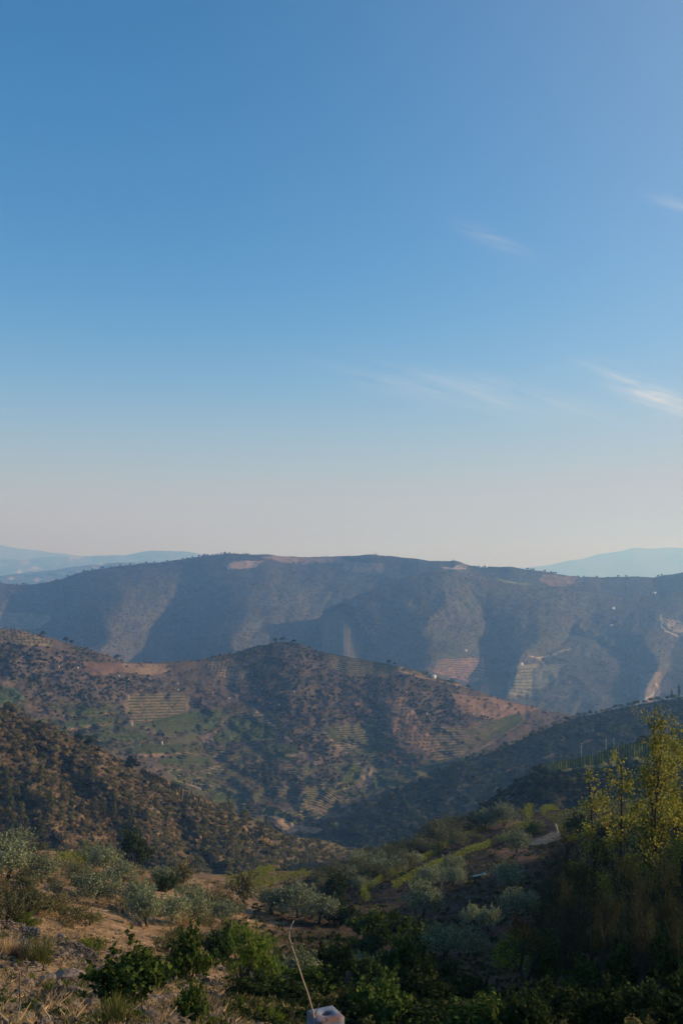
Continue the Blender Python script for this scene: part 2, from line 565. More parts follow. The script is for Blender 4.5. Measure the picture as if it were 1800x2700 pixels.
Hill('distant_mountain', [(-200, 1425, 20000), (0, 1437, 20000), (45, 1446, 20000), (150, 1458, 20000), (200, 1464, 20000), (330, 1480, 20000), (600, 1500, 20000)],
     [(-200, 1500, 18000), (600, 1510, 18000)], 160, 30, 'far', const((0.09, 0.085, 0.06), 0.3), rough=400, rfreq=0.02, ridge_rough=2, back=2000, seed=2)
Hill('distant_hill', [(-200, 1480, 15000), (60, 1473, 15000), (150, 1468, 15000), (230, 1466, 15000), (330, 1465, 15000), (375, 1455, 15000), (405, 1450, 15000), (440, 1453, 15000), (480, 1453, 15000), (520, 1458, 15000), (600, 1470, 15000), (760, 1500, 15000)],
     [(-200, 1545, 13000), (760, 1545, 13000)], 220, 40, 'far', far_cover, rough=350, rfreq=0.025, ridge_rough=2, back=2000, seed=4)
Hill('low_hill', [(-200, 1530, 8000), (0, 1518, 8000), (60, 1512, 8000), (130, 1505, 8000), (230, 1490, 8000), (300, 1483, 8000), (350, 1482, 8000), (420, 1484, 8000), (560, 1500, 8000)],
     [(-200, 1580, 6600), (560, 1570, 6600)], 200, 40, 'far', far_cover, rough=250, rfreq=0.03, ridge_rough=2.5, back=1200, seed=6)
wind_hill = Hill('distant_ridge', [(1150, 1520, 19000), (1290, 1499, 19000), (1380, 1497, 19000), (1450, 1489, 19000), (1500, 1477, 19000), (1535, 1474, 19000), (1575, 1462, 19000), (1625, 1455, 19000), (1650, 1450, 19000), (1668, 1444, 19000), (1720, 1447, 19000), (1760, 1444, 19000), (1800, 1444, 19000), (2000, 1440, 19000)],
                 [(1150, 1560, 16500), (2000, 1560, 16500)], 240, 40, 'far', const((0.10, 0.095, 0.06), 0.25), rough=350, rfreq=0.02, ridge_rough=1.2, back=2000, seed=8)

# --- the big ridge across the valley, with spurs and side valleys
def spur_shape(CR, AMP, scale):
    top = np.array([c[0] for c in CR], float); bot = np.array([c[1] for c in CR], float)
    sg = np.array([c[2] * a for c, a in zip(CR, AMP)], float)

    def f(px, v, py):
        out = np.zeros_like(px)
        for r in range(px.shape[0]):
            vv = v[r, 0]
            xs = top + (bot - top) * vv + 22 * np.sin(vv * 5.5 + np.arange(len(top)) * 2.1) + 10 * np.sin(vv * 17 + np.arange(len(top)) * 4.7)
            xs = np.maximum.accumulate(xs + np.arange(len(xs)) * 1e-3)
            o = np.interp(px[r], xs, sg)
            k = np.hanning(15); k /= k.sum()
            out[r] = np.convolve(np.pad(o, 7, 'edge'), k, 'valid')
        env = np.clip((v - 0.02) / 0.55, 0, 1)
        env = env * (0.75 + 0.25 * env) * (1 + 0.4 * fbm(px * 0.006, v * 3.0, 2, 19))
        # small gullies that fray the shadow edges
        g = 1 - np.abs(fbm(px * 0.022 + py * 0.012, py * 0.014, 4, 29))
        return (out * env - 28 * (g - 0.8) * np.clip(v * 4, 0, 1)) * scale
    return f


spurs = spur_shape([(-260, -260, -1), (60, 85, 1), (370, 195, -1), (490, 440, 1), (720, 590, -1), (1000, 1010, 1), (1300, 1300, -1), (2100, 2100, -1)],
                   [180, 200, 280, 240, 310, 330, 200, 100], 0.8)
spurs2 = spur_shape([(840, 980, 1), (1170, 1130, -1), (1275, 1300, 1), (1425, 1330, -1), (1540, 1500, 1), (1740, 1680, -1), (1810, 1775, 1), (1960, 1930, -1), (2100, 2080, 1)],
                    [120, 230, 150, 200, 210, 220, 110, 120, 120], 0.75)


def ridge_cover(px, py, v):
    n = fbm(px * 0.02, py * 0.05, 4, 51)
    forest = np.array((0.075, 0.066, 0.042)); open_ = np.array((0.088, 0.072, 0.054)); vine = np.array((0.074, 0.074, 0.046))
    k = np.clip((px - 980) / 260, 0, 1) * np.clip(0.75 + 0.9 * n, 0, 1)
    c = forest * (1 - k[..., None]) + open_ * k[..., None]
    kv = np.clip((fbm(px * 0.013, py * 0.03, 3, 77) - 0.05) * 6, 0, 1) * np.clip((px - 1000) / 200, 0, 1) * 0.8
    c = c * (1 - kv[..., None]) + vine * kv[..., None]
    patches = [('poly', [(612, 1480), (700, 1478), (668, 1498), (600, 1502), (592, 1494)], (0.360, 0.223, 0.151)),
               ('poly', [(690, 1466), (800, 1467), (900, 1470), (900, 1484), (800, 1490), (740, 1482), (700, 1474)], (0.238, 0.151, 0.101)),
               ('poly', [(900, 1478), (1015, 1487), (1010, 1510), (960, 1512), (905, 1500)], (0.194, 0.133, 0.090)),
               ('poly', [(-60, 1616), (60, 1616), (130, 1622), (135, 1640), (80, 1662), (-60, 1662)], (0.173, 0.137, 0.086)),
               ('poly', [(1160, 1497), (1210, 1495), (1230, 1490), (1225, 1500), (1170, 1502)], (0.374, 0.274, 0.187)),
               ('poly', [(1300, 1522), (1340, 1530), (1395, 1540), (1390, 1544), (1330, 1536)], (0.158, 0.158, 0.058)),
               ('poly', [(1430, 1515), (1520, 1522), (1510, 1545), (1450, 1545), (1420, 1530)], (0.209, 0.144, 0.101)),
               ('poly', [(1150, 1740), (1275, 1735), (1278, 1790), (1240, 1800), (1140, 1772)], (0.259, 0.151, 0.108)),
               ('poly', [(1340, 1755), (1490, 1750), (1450, 1800), (1390, 1840), (1340, 1830)], (0.180, 0.155, 0.090)),
               ('poly', [(1690, 1780), (1745, 1770), (1735, 1850), (1680, 1862)], (0.180, 0.137, 0.101)),
               ('poly', [(1740, 1630), (1860, 1645), (1860, 1680), (1770, 1665)], (0.259, 0.194, 0.130)),
               ('line', [(1395, 1730), (1420, 1735), (1470, 1722), (1500, 1710)], 1.5, (0.360, 0.288, 0.202)),
               ('line', [(1420, 1735), (1440, 1755)], 1.2, (0.360, 0.288, 0.202)),
               ('line', [(1740, 1620), (1742, 1650), (1755, 1665), (1790, 1680)], 1.5, (0.360, 0.288, 0.202)),
               ('line', [(1690, 1850), (1720, 1830), (1735, 1815), (1725, 1800)], 1.5, (0.396, 0.324, 0.238)),
               ('line', [(420, 1673), (520, 1677), (600, 1668)], 0.4, (0.144, 0.115, 0.079)),
               ('line', [(1200, 1495), (1225, 1486)], 1.2, (0.360, 0.288, 0.202))]
    return paint(c, px, py, patches, 7, 0.05)


ridge = Hill('far_ridge', [(-260, 1525, 3440), (0, 1537, 3440), (60, 1541, 3440), (130, 1535, 3400), (180, 1520, 3360), (230, 1506, 3360), (330, 1491, 3360), (420, 1481, 3360), (480, 1476, 3360), (540, 1466, 3360), (600, 1459, 3360), (680, 1462, 3360), (760, 1467, 3400), (880, 1468, 3400), (950, 1464, 3360), (990, 1462, 3360), (1050, 1468, 3360), (1130, 1478, 3320), (1200, 1480, 3320), (1250, 1493, 3320), (1300, 1495, 3320), (1340, 1493, 3280), (1400, 1503, 3280), (1480, 1515, 3320), (1530, 1522, 3320), (1600, 1521, 3360), (1720, 1523, 3360), (1750, 1515, 3360), (1800, 1510, 3360), (2080, 1490, 3360)],
             [(-260, 1720, 2640), (300, 1790, 2560), (900, 1850, 2440), (1300, 1905, 2360), (1650, 1905, 2320), (2080, 1895, 2320)],
             560, 190, 'ridge', ridge_cover, spurs, rough=22, rfreq=0.018, ridge_rough=3, back=1200, front=400, seed=11)

ridge2 = Hill('far_hill', [(850, 1612, 2780), (880, 1597, 2790), (905, 1586, 2800), (960, 1562, 2820), (1015, 1540, 2840), (1080, 1519, 2860), (1150, 1505, 2880), (1200, 1507, 2900), (1260, 1516, 2930), (1330, 1530, 2960), (1400, 1543, 2980), (1470, 1550, 3000), (1550, 1560, 3040), (1640, 1572, 3080), (1720, 1565, 3100), (1800, 1552, 3120), (2080, 1530, 3150)],
             [(850, 1614, 2760), (905, 1612, 2700), (940, 1660, 2600), (985, 1750, 2480), (1020, 1880, 2380), (1300, 1905, 2330), (1650, 1905, 2300), (2080, 1895, 2300)],
             560, 200, 'ridge', ridge_cover, spurs2, rough=20, rfreq=0.02, ridge_rough=3, back=350, backdrop=0.25, front=400, seed=13)

# --- the terraced hill in the middle
MV = {   # fields on the hill, as outlines
    'v1': [(401, 1902), (522, 1873), (580, 1870), (582, 1896), (570, 1921), (529, 1934), (471, 1934), (414, 1924)],
    'v2': [(602, 1896), (685, 1892), (733, 1943), (694, 1951), (618, 1958)],
    'v3': [(562, 1943), (600, 1916), (615, 1956), (605, 1966), (570, 1961)],
    'v4': [(710, 1966), (764, 1962), (793, 1982), (733, 1999), (691, 1998)],
    'v5': [(172, 1873), (284, 1868), (290, 1878), (191, 1883)],
    'v6': [(169, 1905), (303, 1889), (308, 1898), (223, 1915), (172, 1919)],
    'v7': [(262, 1937), (383, 1932), (402, 1950), (280, 1951)],
    'v8': [(-60, 1800), (0, 1806), (40, 1815), (70, 1842), (30, 1856), (-60, 1840)],
    'v9': [(352, 1966), (480, 1963), (487, 1986), (370, 1986)],
    'v10': [(413, 2003), (551, 1998), (562, 2013), (430, 2017)],
    'v11': [(869, 2020), (961, 2015), (955, 2046), (933, 2071), (904, 2049)],
    'v12': [(984, 2039), (1009, 2038), (1019, 2052), (1000, 2061), (1048, 2059), (1050, 2074), (974, 2074)],
    'v13': [(556, 2076), (600, 2082), (652, 2108), (640, 2120), (560, 2112)],
    'v14': [(684, 2120), (740, 2135), (800, 2166), (770, 2172), (735, 2152), (688, 2146)],
    't1': [(332, 1830), (498, 1828), (505, 1860), (480, 1898), (350, 1902), (325, 1870)],
    't2': [(864, 1720), (960, 1738), (1052, 1756), (1030, 1778), (940, 1782), (890, 1772), (870, 1745)],
    't3': [(848, 1918), (953, 1905), (1036, 1947), (1049, 1960), (947, 1969), (905, 1985), (880, 1950)],
    't4': [(1128, 1915), (1227, 1921), (1300, 1899), (1372, 1878), (1385, 1900), (1300, 1960), (1230, 1995), (1150, 2005), (1165, 1960), (1130, 1930)],
    't5': [(738, 2019), (847, 2015), (824, 2049), (792, 2058), (757, 2033)],
    't6': [(805, 2078), (853, 2074), (888, 2103), (926, 2129), (895, 2154), (863, 2157), (837, 2172), (805, 2162), (748, 2141), (786, 2116), (786, 2097)],
    't7': [(1032, 2026), (1155, 2014), (1210, 2000), (1190, 2030), (1090, 2050), (1040, 2042)],
    't8': [(430, 2022), (500, 2035), (562, 2075), (555, 2092), (470, 2060)],
    'red': [(217, 1746), (319, 1749), (335, 1774), (249, 1781), (223, 1762)],
    'tan1': [(319, 1749), (443, 1752), (450, 1766), (430, 1775), (399, 1780), (335, 1776)],
    'grove': [(998, 1838), (1068, 1838), (1106, 1899), (1144, 1931), (1173, 1990), (1087, 1972), (1042, 1940), (991, 1880)],
    'grove2': [(-60, 1652), (60, 1660), (130, 1690), (140, 1705), (60, 1700), (-60, 1690)],
    'grove3': [(540, 1748), (610, 1738), (650, 1772), (640, 1795), (560, 1780)],
    'tan2': [(686, 2148), (741, 2154), (773, 2173), (869, 2188), (846, 2196), (767, 2199), (728, 2177)],
    'crest': [(1056, 1756), (1130, 1775), (1215, 1800), (1260, 1822), (1200, 1806), (1100, 1785), (1050, 1770)],
    'gravel': [(961, 2018), (996, 2028), (976, 2078), (937, 2078)],
    'scree': [(529, 1943), (573, 1924), (560, 1956), (541, 1962)],
    'slope': [(1190, 1830), (1300, 1840), (1420, 1868), (1380, 1885), (1290, 1900), (1220, 1880)],
}
BARE = ['v1', 'v2', 'v3', 'v4', 'v5', 'v6', 'v7', 'v8', 'v9', 'v10', 'v11', 'v12', 'v13', 'v14', 't1', 't2', 't3', 't4', 't5', 't6', 't7', 't8', 'red', 'tan2', 'crest', 'gravel', 'scree']


def mid_cover(px, py, v):
    n = fbm(px * 0.012, py * 0.03, 4, 61)
    a = np.array(SCRUB); b = np.array((0.105, 0.076, 0.054))
    k = np.clip(0.5 + 0.9 * n, 0, 1)[..., None]
    c = a * (1 - k) + b * k
    P = []
    for q, col in (('grove', (0.176, 0.112, 0.071)), ('grove2', (0.200, 0.150, 0.085)), ('grove3', (0.160, 0.125, 0.085)), ('slope', (0.180, 0.116, 0.079)),
                   ('t1', (0.155, 0.112, 0.070)), ('t2', (0.150, 0.110, 0.065)), ('t3', (0.150, 0.120, 0.068)), ('t4', (0.146, 0.101, 0.069)), ('t5', (0.165, 0.120, 0.075)),
                   ('t6', (0.175, 0.125, 0.080)), ('t7', (0.155, 0.115, 0.070)), ('t8', (0.210, 0.150, 0.090)), ('red', (0.13, 0.08, 0.056)), ('tan1', (0.216, 0.144, 0.084)), ('tan2', (0.264, 0.172, 0.100)),
                   ('crest', (0.272, 0.180, 0.100)), ('gravel', (0.168, 0.124, 0.088)), ('scree', (0.192, 0.132, 0.088))):
        P.append(('poly', MV[q], col))
    for q in ('v1', 'v2', 'v3', 'v4', 'v5', 'v6', 'v7', 'v8', 'v9', 'v10'):
        P.append(('poly', MV[q], VGREEN))
    for q in ('v11', 'v12', 'v13', 'v14'):
        P.append(('poly', MV[q], YGREEN))
    P += [('line', [(665, 1862), (700, 1895), (735, 1925), (770, 1955)], 3.5, TRK),
          ('line', [(846, 1925), (870, 1945), (890, 1968), (915, 1985)], 2.5, TRK),
          ('line', [(735, 1999), (780, 1990), (802, 1985)], 2, TRK), ('line', [(866, 2018), (930, 2013), (965, 2003)], 2.5, TRK),
          ('line', [(170, 1888), (240, 1885), (310, 1882)], 2.5, (0.200, 0.132, 0.084)), ('line', [(175, 1925), (260, 1913), (330, 1900)], 3, (0.216, 0.144, 0.088)),
          ('line', [(290, 1957), (400, 1955)], 3, (0.216, 0.136, 0.088)), ('line', [(400, 1992), (500, 1986)], 3.5, (0.200, 0.132, 0.088)),
          ('line', [(505, 2044), (560, 2025), (580, 2020)], 2.5, TRK), ('line', [(360, 1990), (420, 1995)], 2, SOIL),
          ('line', [(905, 2080), (1000, 2078), (1060, 2076)], 2, TRK), ('line', [(0, 1744), (150, 1743), (215, 1745)], 1.6, (0.160, 0.104, 0.068)),
          ('line', [(725, 1762), (800, 1758), (850, 1760)], 0.8, (0.160, 0.112, 0.080)), ('line', [(1040, 2020), (1170, 2012)], 1.2, TRK)]
    P.append(('line', [(972, 2022), (965, 2055), (957, 2078)], 3.2, (0.055, 0.055, 0.038)))
    return paint(c, px, py, P, 2.6, 0.06)


def mid_d(px, v, py):
    d = np.zeros_like(px)
    for (x0, y0, x1, y1, w, amp) in [(760, 1690, 850, 1990, 110, -14), (620, 1740, 690, 2060, 60, 6), (1060, 1760, 1120, 2000, 90, -8), (960, 1800, 990, 2050, 50, 5),
                                     (200, 1700, 330, 1900, 90, -10), (420, 1760, 560, 2000, 60, 15), (1330, 1840, 1250, 1990, 70, -8), (60, 1760, 140, 1880, 60, 15)]:
        t = np.clip((py - y0) / (y1 - y0), 0, 1.2)
        xc = x0 + (x1 - x0) * t
        d += amp * np.exp(-((px - xc) / w) ** 2) * np.clip(t * 2.5, 0, 1)
    return d


mid = Hill('terraced_hill', [(-160, 1640, 1150), (0, 1655, 1150), (60, 1662, 1150), (130, 1680, 1160), (200, 1700, 1180), (270, 1722, 1200), (330, 1746, 1220), (440, 1746, 1250), (520, 1742, 1290), (600, 1724, 1330), (680, 1703, 1350), (720, 1695, 1350), (750, 1692, 1350), (790, 1697, 1350), (830, 1714, 1350), (900, 1731, 1340), (1000, 1746, 1330), (1050, 1756, 1320), (1130, 1781, 1320), (1200, 1801, 1320), (1280, 1831, 1330), (1350, 1851, 1350), (1450, 1876, 1370), (1530, 1890, 1380), (1720, 1915, 1400)],
           [(-160, 1990, 710), (0, 2010, 720), (300, 2100, 735), (600, 2215, 755), (850, 2245, 780), (920, 2230, 830), (1100, 2120, 930), (1300, 2025, 1060), (1500, 1950, 1250), (1720, 1930, 1330)],
           640, 230, 'mid', mid_cover, mid_d, rough=14, rfreq=0.03, ridge_rough=3, back=700, front=200, seed=21)

# --- scrub covered hill on the left
LP = {'r1': [(367, 2016), (432, 2032), (448, 2049), (451, 2075), (383, 2060)], 'r2': [(463, 2062), (509, 2077), (582, 2127), (574, 2142), (459, 2112)],
      'r3': [(623, 2172), (680, 2190), (720, 2220), (700, 2228), (640, 2200)]}


def left_cover(px, py, v):
    n = fbm(px * 0.02, py * 0.03, 4, 71)
    k = np.clip(0.45 + 0.9 * n, 0, 1)[..., None]
    c = np.array((0.085, 0.064, 0.038)) * (1 - k) + np.array((0.155, 0.108, 0.064)) * k
    g = np.clip((px - 420) / 350, 0, 1)[..., None] * 0.4
    c = c * (1 - g) + np.array((0.105, 0.09, 0.05)) * g
    return paint(c, px, py, [('poly', LP['r1'], (0.24, 0.155, 0.08)), ('poly', LP['r2'], (0.25, 0.16, 0.08)), ('poly', LP['r3'], (0.22, 0.14, 0.075)),
                             ('line', [(530, 2190), (525, 2240), (540, 2290)], 5, (0.2, 0.12, 0.075))], 3, 0.06)


def left_d(px, v, py):
    d = np.zeros_like(px)
    for (x0, y0, x1, y1, w, amp) in [(10, 1900, 260, 2120, 50, 7), (200, 1950, 420, 2250, 60, -8), (400, 2060, 560, 2330, 50, 10), (60, 2000, 180, 2250, 45, -10)]:
        t = np.clip((py - y0) / (y1 - y0), 0, 1.2)
        d += amp * np.exp(-((px - x0 - (x1 - x0) * t) / w) ** 2) * np.clip(t * 2.5, 0, 1)
    return d


left = Hill('scrub_hill', [(-160, 1800, 470), (0, 1862, 480), (60, 1885, 480), (120, 1910, 480), (200, 1946, 485), (250, 1970, 485), (330, 2014, 490), (370, 2030, 490), (440, 2062, 490), (540, 2106, 495), (600, 2134, 500), (690, 2176, 505), (740, 2200, 515), (800, 2213, 530), (860, 2222, 550), (960, 2250, 560)],
            [(-160, 2400, 330), (0, 2400, 340), (300, 2400, 365), (560, 2420, 385), (700, 2370, 410), (850, 2300, 470), (960, 2290, 500)],
            420, 200, 'left', left_cover, left_d, rough=7, rfreq=0.035, ridge_rough=4, back=200, backdrop=0.5, front=60, seed=31)


# --- shaded ridges on the right
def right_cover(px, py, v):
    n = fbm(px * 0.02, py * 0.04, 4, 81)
    c = np.array((0.02, 0.025, 0.018)) * (1 + 0.35 * n)[..., None]  # ground colour lowered to deepen the shade on this ridge
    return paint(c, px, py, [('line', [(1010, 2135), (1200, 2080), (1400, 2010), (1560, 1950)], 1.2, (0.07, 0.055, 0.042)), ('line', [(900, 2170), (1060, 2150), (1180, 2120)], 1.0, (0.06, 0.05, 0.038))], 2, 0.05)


right = Hill('shaded_ridge', [(790, 2225, 760), (850, 2205, 770), (900, 2178, 790), (950, 2143, 800), (1000, 2113, 815), (1050, 2088, 830), (1100, 2068, 840), (1160, 2038, 855), (1220, 2013, 870), (1280, 1993, 890), (1350, 1963, 910), (1400, 1938, 920), (1450, 1918, 940), (1500, 1898, 950), (1560, 1884, 970), (1620, 1870, 980), (1700, 1855, 1000), (1760, 1845, 1010), (1800, 1838, 1020), (2000, 1780, 1050), (2300, 1630, 1080), (2700, 1400, 1120)],  # unseen crest beyond the right edge raised to cast shade on this ridge
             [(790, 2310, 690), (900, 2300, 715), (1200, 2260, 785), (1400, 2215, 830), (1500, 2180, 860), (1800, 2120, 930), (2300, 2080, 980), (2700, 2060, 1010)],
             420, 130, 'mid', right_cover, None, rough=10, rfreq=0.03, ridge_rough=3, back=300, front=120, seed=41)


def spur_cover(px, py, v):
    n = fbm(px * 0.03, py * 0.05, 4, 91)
    c = np.array((0.045, 0.04, 0.027)) * (1 + 0.3 * n)[..., None]  # ground painted darker here too, for the shade on the spur
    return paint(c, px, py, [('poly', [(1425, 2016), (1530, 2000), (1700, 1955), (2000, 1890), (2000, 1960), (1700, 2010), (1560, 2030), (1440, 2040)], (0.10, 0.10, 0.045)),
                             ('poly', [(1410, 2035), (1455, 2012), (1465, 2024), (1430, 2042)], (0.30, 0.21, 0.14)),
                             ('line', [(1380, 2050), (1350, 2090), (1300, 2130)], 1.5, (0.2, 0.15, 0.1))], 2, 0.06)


spur = Hill('vineyard_spur', [(1180, 2190, 450), (1250, 2140, 452), (1300, 2100, 455), (1350, 2068, 458), (1390, 2042, 460), (1425, 2016, 463), (1470, 2006, 466), (1530, 1999, 470), (1560, 1990, 473), (1620, 1972, 478), (1700, 1948, 485), (1800, 1922, 490), (2000, 1860, 500), (2400, 1700, 520)],  # unseen right end of the crest raised for the shade it casts
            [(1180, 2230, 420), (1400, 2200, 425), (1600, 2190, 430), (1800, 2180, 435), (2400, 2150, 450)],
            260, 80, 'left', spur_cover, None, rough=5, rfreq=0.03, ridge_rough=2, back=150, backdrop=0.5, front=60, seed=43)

# --- the near ground: the slope the camera stands on, the gully and the olive slope to the right
CTRL = [(0, 2700, 13), (300, 2700, 14), (600, 2700, 13.5), (850, 2900, 9.5), (1100, 2760, 17), (1400, 2740, 17), (1800, 2760, 14.5),
        (150, 2620, 19), (350, 2640, 21), (560, 2660, 20), (-250, 2600, 17), (100, 2530, 29), (0, 2480, 36), (240, 2510, 34), (450, 2600, 27), (650, 2620, 27),
        (-300, 2430, 38), (150, 2400, 62), (390, 2447, 66), (255, 2380, 84), (112, 2330, 96), (0, 2310, 100), (-300, 2260, 105), (500, 2440, 78), (620, 2460, 84), (560, 2400, 105),
        (650, 2430, 100), (400, 2350, 110), (270, 2310, 125), (100, 2270, 135), (330, 2290, 145), (-300, 2200, 150),
        (800, 2480, 76), (860, 2550, 56), (760, 2600, 42), (950, 2620, 40), (1100, 2600, 45), (1280, 2650, 31), (1390, 2660, 30), (1600, 2660, 27), (1800, 2620, 27), (2100, 2560, 27),
        (1100, 2500, 76), (1250, 2420, 104), (1110, 2435, 108), (1300, 2520, 66), (1450, 2480, 70), (1450, 2320, 120), (1650, 2330, 95), (1800, 2300, 88), (1800, 2200, 125),
        (1360, 2245, 168), (1430, 2210, 182), (1280, 2300, 140), (1190, 2310, 146), (1080, 2350, 140), (960, 2360, 145), (1300, 2175, 212), (1600, 2150, 200), (1800, 2110, 200), (1450, 2140, 222),
        (1250, 2170, 228), (1100, 2220, 220), (1000, 2250, 212), (900, 2300, 190), (1020, 2300, 178), (780, 2300, 188), (640, 2335, 165), (700, 2400, 128), (560, 2390, 135)]
pts = [tuple(at(*c)) for c in CTRL]
# the ground beyond the frame and the dips behind the visible crests
pts += [(0, 0, -1.7), (-4, 3, -2.4), (4, 2, -2.2), (-12, 4, -3.0), (10, 8, -4.0), (0, -15, -1.7), (-25, -10, -1.5), (20, -10, -1.0),
        (28, 22, -5.5), (34, 40, -6.0), (52, 45, 4), (60, 62, 2), (72, 30, 8), (45, 10, 3), (95, 60, 10), (80, 95, -7), (110, 130, -3), (130, 90, 12), (135, 180, -16), (165, 240, -24), (200, 160, 14),
        (-60, 20, -4.5), (-70, 60, -16), (-90, 110, -30), (-110, 160, -40), (-100, 60, -12),
        (-110, 250, -85), (-60, 260, -95), (0, 290, -105), (60, 300, -96), (120, 310, -75), (200, 300, -40), (-20, 230, -75), (-110, 330, -122), (0, 360, -135), (100, 380, -122), (200, 390, -90)]
pts = np.array(pts)


def tps_fit(P, lam=0.02):
    n = len(P)
    S = 50.0
    X = P[:, :2] / S
    r = np.linalg.norm(X[:, None] - X[None], axis=2)
    K = np.where(r > 0, r * r * np.log(r + 1e-12), 0) + lam * np.eye(n)
    A = np.zeros((n + 3, n + 3))
    A[:n, :n] = K; A[:n, n] = 1; A[:n, n + 1:] = X; A[n, :n] = 1; A[n + 1:, :n] = X.T
    b = np.zeros(n + 3); b[:n] = P[:, 2]
    w = np.linalg.solve(A, b)

    def f(x, y):
        q = np.stack([np.ravel(x), np.ravel(y)], -1) / S
        out = np.zeros(len(q))
        for i in range(0, len(q), 20000):
            qq = q[i:i + 20000]
            r = np.linalg.norm(qq[:, None] - X[None], axis=2)
            out[i:i + 20000] = (np.where(r > 0, r * r * np.log(r + 1e-12), 0) @ w[:n]) + w[n] + qq @ w[n + 1:]
        return out.reshape(np.shape(x))
    return f


tps = tps_fit(pts, 0.0015)


def ground_z(x, y):
    x = np.asarray(x, float); y = np.asarray(y, float)
    z = tps(x, y)
    d = np.hypot(x, y)
    z = z + np.clip(d / 60, 0.15, 1) * (0.55 * fbm(x * 0.09, y * 0.09, 4, 101)) + 0.10 * fbm(x * 0.8, y * 0.8, 3, 111) * np.clip(1.4 - d / 80, 0, 1) + 0.09 * fbm(x * 2.1, y * 2.1, 3, 115) * np.clip(1.3 - d / 50, 0, 1)
    # narrow cultivation steps on the slopes beyond the first terrace
    st = np.clip((d - 45) / 30, 0, 1) * 0.35
    h = z / 2.2
    z = z + st * (np.tanh(((h - np.floor(h)) - 0.5) * 6) * 0.5 - ((h - np.floor(h)) - 0.5)) * 1.1
    return z


TH = np.concatenate([np.linspace(-80, -22, 50), np.linspace(-21.6, 21.6, 340), np.linspace(22.5, 115, 90)]) * math.pi / 180
RR = np.geomspace(1.2, 430, 420)
TT, RG = np.meshgrid(TH, RR)
GX, GY = RG * np.sin(TT), RG * np.cos(TT)
GZ = ground_z(GX, GY)
NG = np.stack([GX, GY, GZ], -1)
m = len(TH)
i = np.arange(len(RR) - 1)[:, None] * m; j = np.arange(m - 1)[None]
q = np.stack([i + j, i + j + 1, i + m + j + 1, i + m + j], -1).reshape(-1, 4)
me = mesh('ground', NG.reshape(-1, 3), q, M['near'], True)
PXg, PYg = to_px(NG)


def near_cover(px, py, x, y):
    n = fbm(x * 0.12, y * 0.12, 4, 121)
    d = np.hypot(x, y)
    k = np.clip(0.5 + 0.9 * n, 0, 1)[..., None]
    c = np.array((0.20, 0.128, 0.076)) * (1 - k) + np.array((0.39, 0.255, 0.148)) * k
    # right hand slope: darker ground between the trees
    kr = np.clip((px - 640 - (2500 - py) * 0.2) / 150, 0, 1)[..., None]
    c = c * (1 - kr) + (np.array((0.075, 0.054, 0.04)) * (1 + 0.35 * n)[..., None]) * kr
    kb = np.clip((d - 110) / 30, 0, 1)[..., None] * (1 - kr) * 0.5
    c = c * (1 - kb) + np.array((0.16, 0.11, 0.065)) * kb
    return paint(c, px, py, [('poly', [(1400, 2212), (1450, 2196), (1475, 2188), (1480, 2212), (1440, 2226), (1390, 2228)], (0.21, 0.16, 0.112)),
                             ('poly', [(1265, 2172), (1330, 2160), (1375, 2160), (1370, 2172), (1330, 2182), (1285, 2186)], (0.33, 0.205, 0.125)),
                             ('poly', [(300, 2410), (400, 2440), (450, 2480), (400, 2530), (280, 2530), (200, 2450), (230, 2410)], (0.29, 0.185, 0.105)),
                             ('poly', [(620, 2400), (700, 2425), (770, 2432), (770, 2440), (640, 2440)], (0.30, 0.19, 0.11)),
                             ('poly', [(1290, 2240), (1400, 2235), (1420, 2260), (1330, 2270)], (0.19, 0.11, 0.07))], 5, 0.04)


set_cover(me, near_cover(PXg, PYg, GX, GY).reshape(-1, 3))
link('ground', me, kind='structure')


def on_ground(px, py):
    """first point of the near ground seen at photo position"""
    Y = np.geomspace(6, 420, 900)
    P = at(np.full(900, float(px)), np.full(900, float(py)), Y)
    g = ground_z(P[:, 0], P[:, 1])
    k = np.argmax(P[:, 2] < g)
    if P[k, 2] >= g[k]:
        k = 899
    p = P[k]
    return np.array([p[0], p[1], float(ground_z(p[0], p[1]))])


def pxscale(P):          # photo pixels per metre at a point
    return F / (P[1] * CP + P[2] * SP)


# valley floor far below everything
me = mesh('valley_floor', [(-22000, -400, -900), (22000, -400, -900), (22000, 23500, -900), (-22000, 23500, -900)], np.array([[0, 1, 2, 3]]), M['far'])
set_cover(me, np.tile((0.10, 0.09, 0.06), (4, 1)))
link('valley_floor', me, kind='structure')

# haze over the valley
HZ_D, HZ_C = 1.85e-4, (0.27, 0.54, 1.0)
hm, ht, ho = new_mat('haze')
pv = ht.nodes.new('ShaderNodeVolumePrincipled')
pv.inputs['Color'].default_value = HZ_C + (1,)
pv.inputs['Density'].default_value = HZ_D
pv.inputs['Absorption Color'].default_value = (1, 1, 1, 1)
pv.inputs['Anisotropy'].default_value = 0.3
ht.links.new(pv.outputs[0], ho.inputs['Volume'])
g = Geo()
g.box((0, 11500, -215), (46000, 25000, 1372))
link('haze', g.build('haze', hm), kind='stuff')

# ------------------------------------------------------------------ plants
def unit(v):
    return v / (np.linalg.norm(v, axis=-1, keepdims=True) + 1e-9)


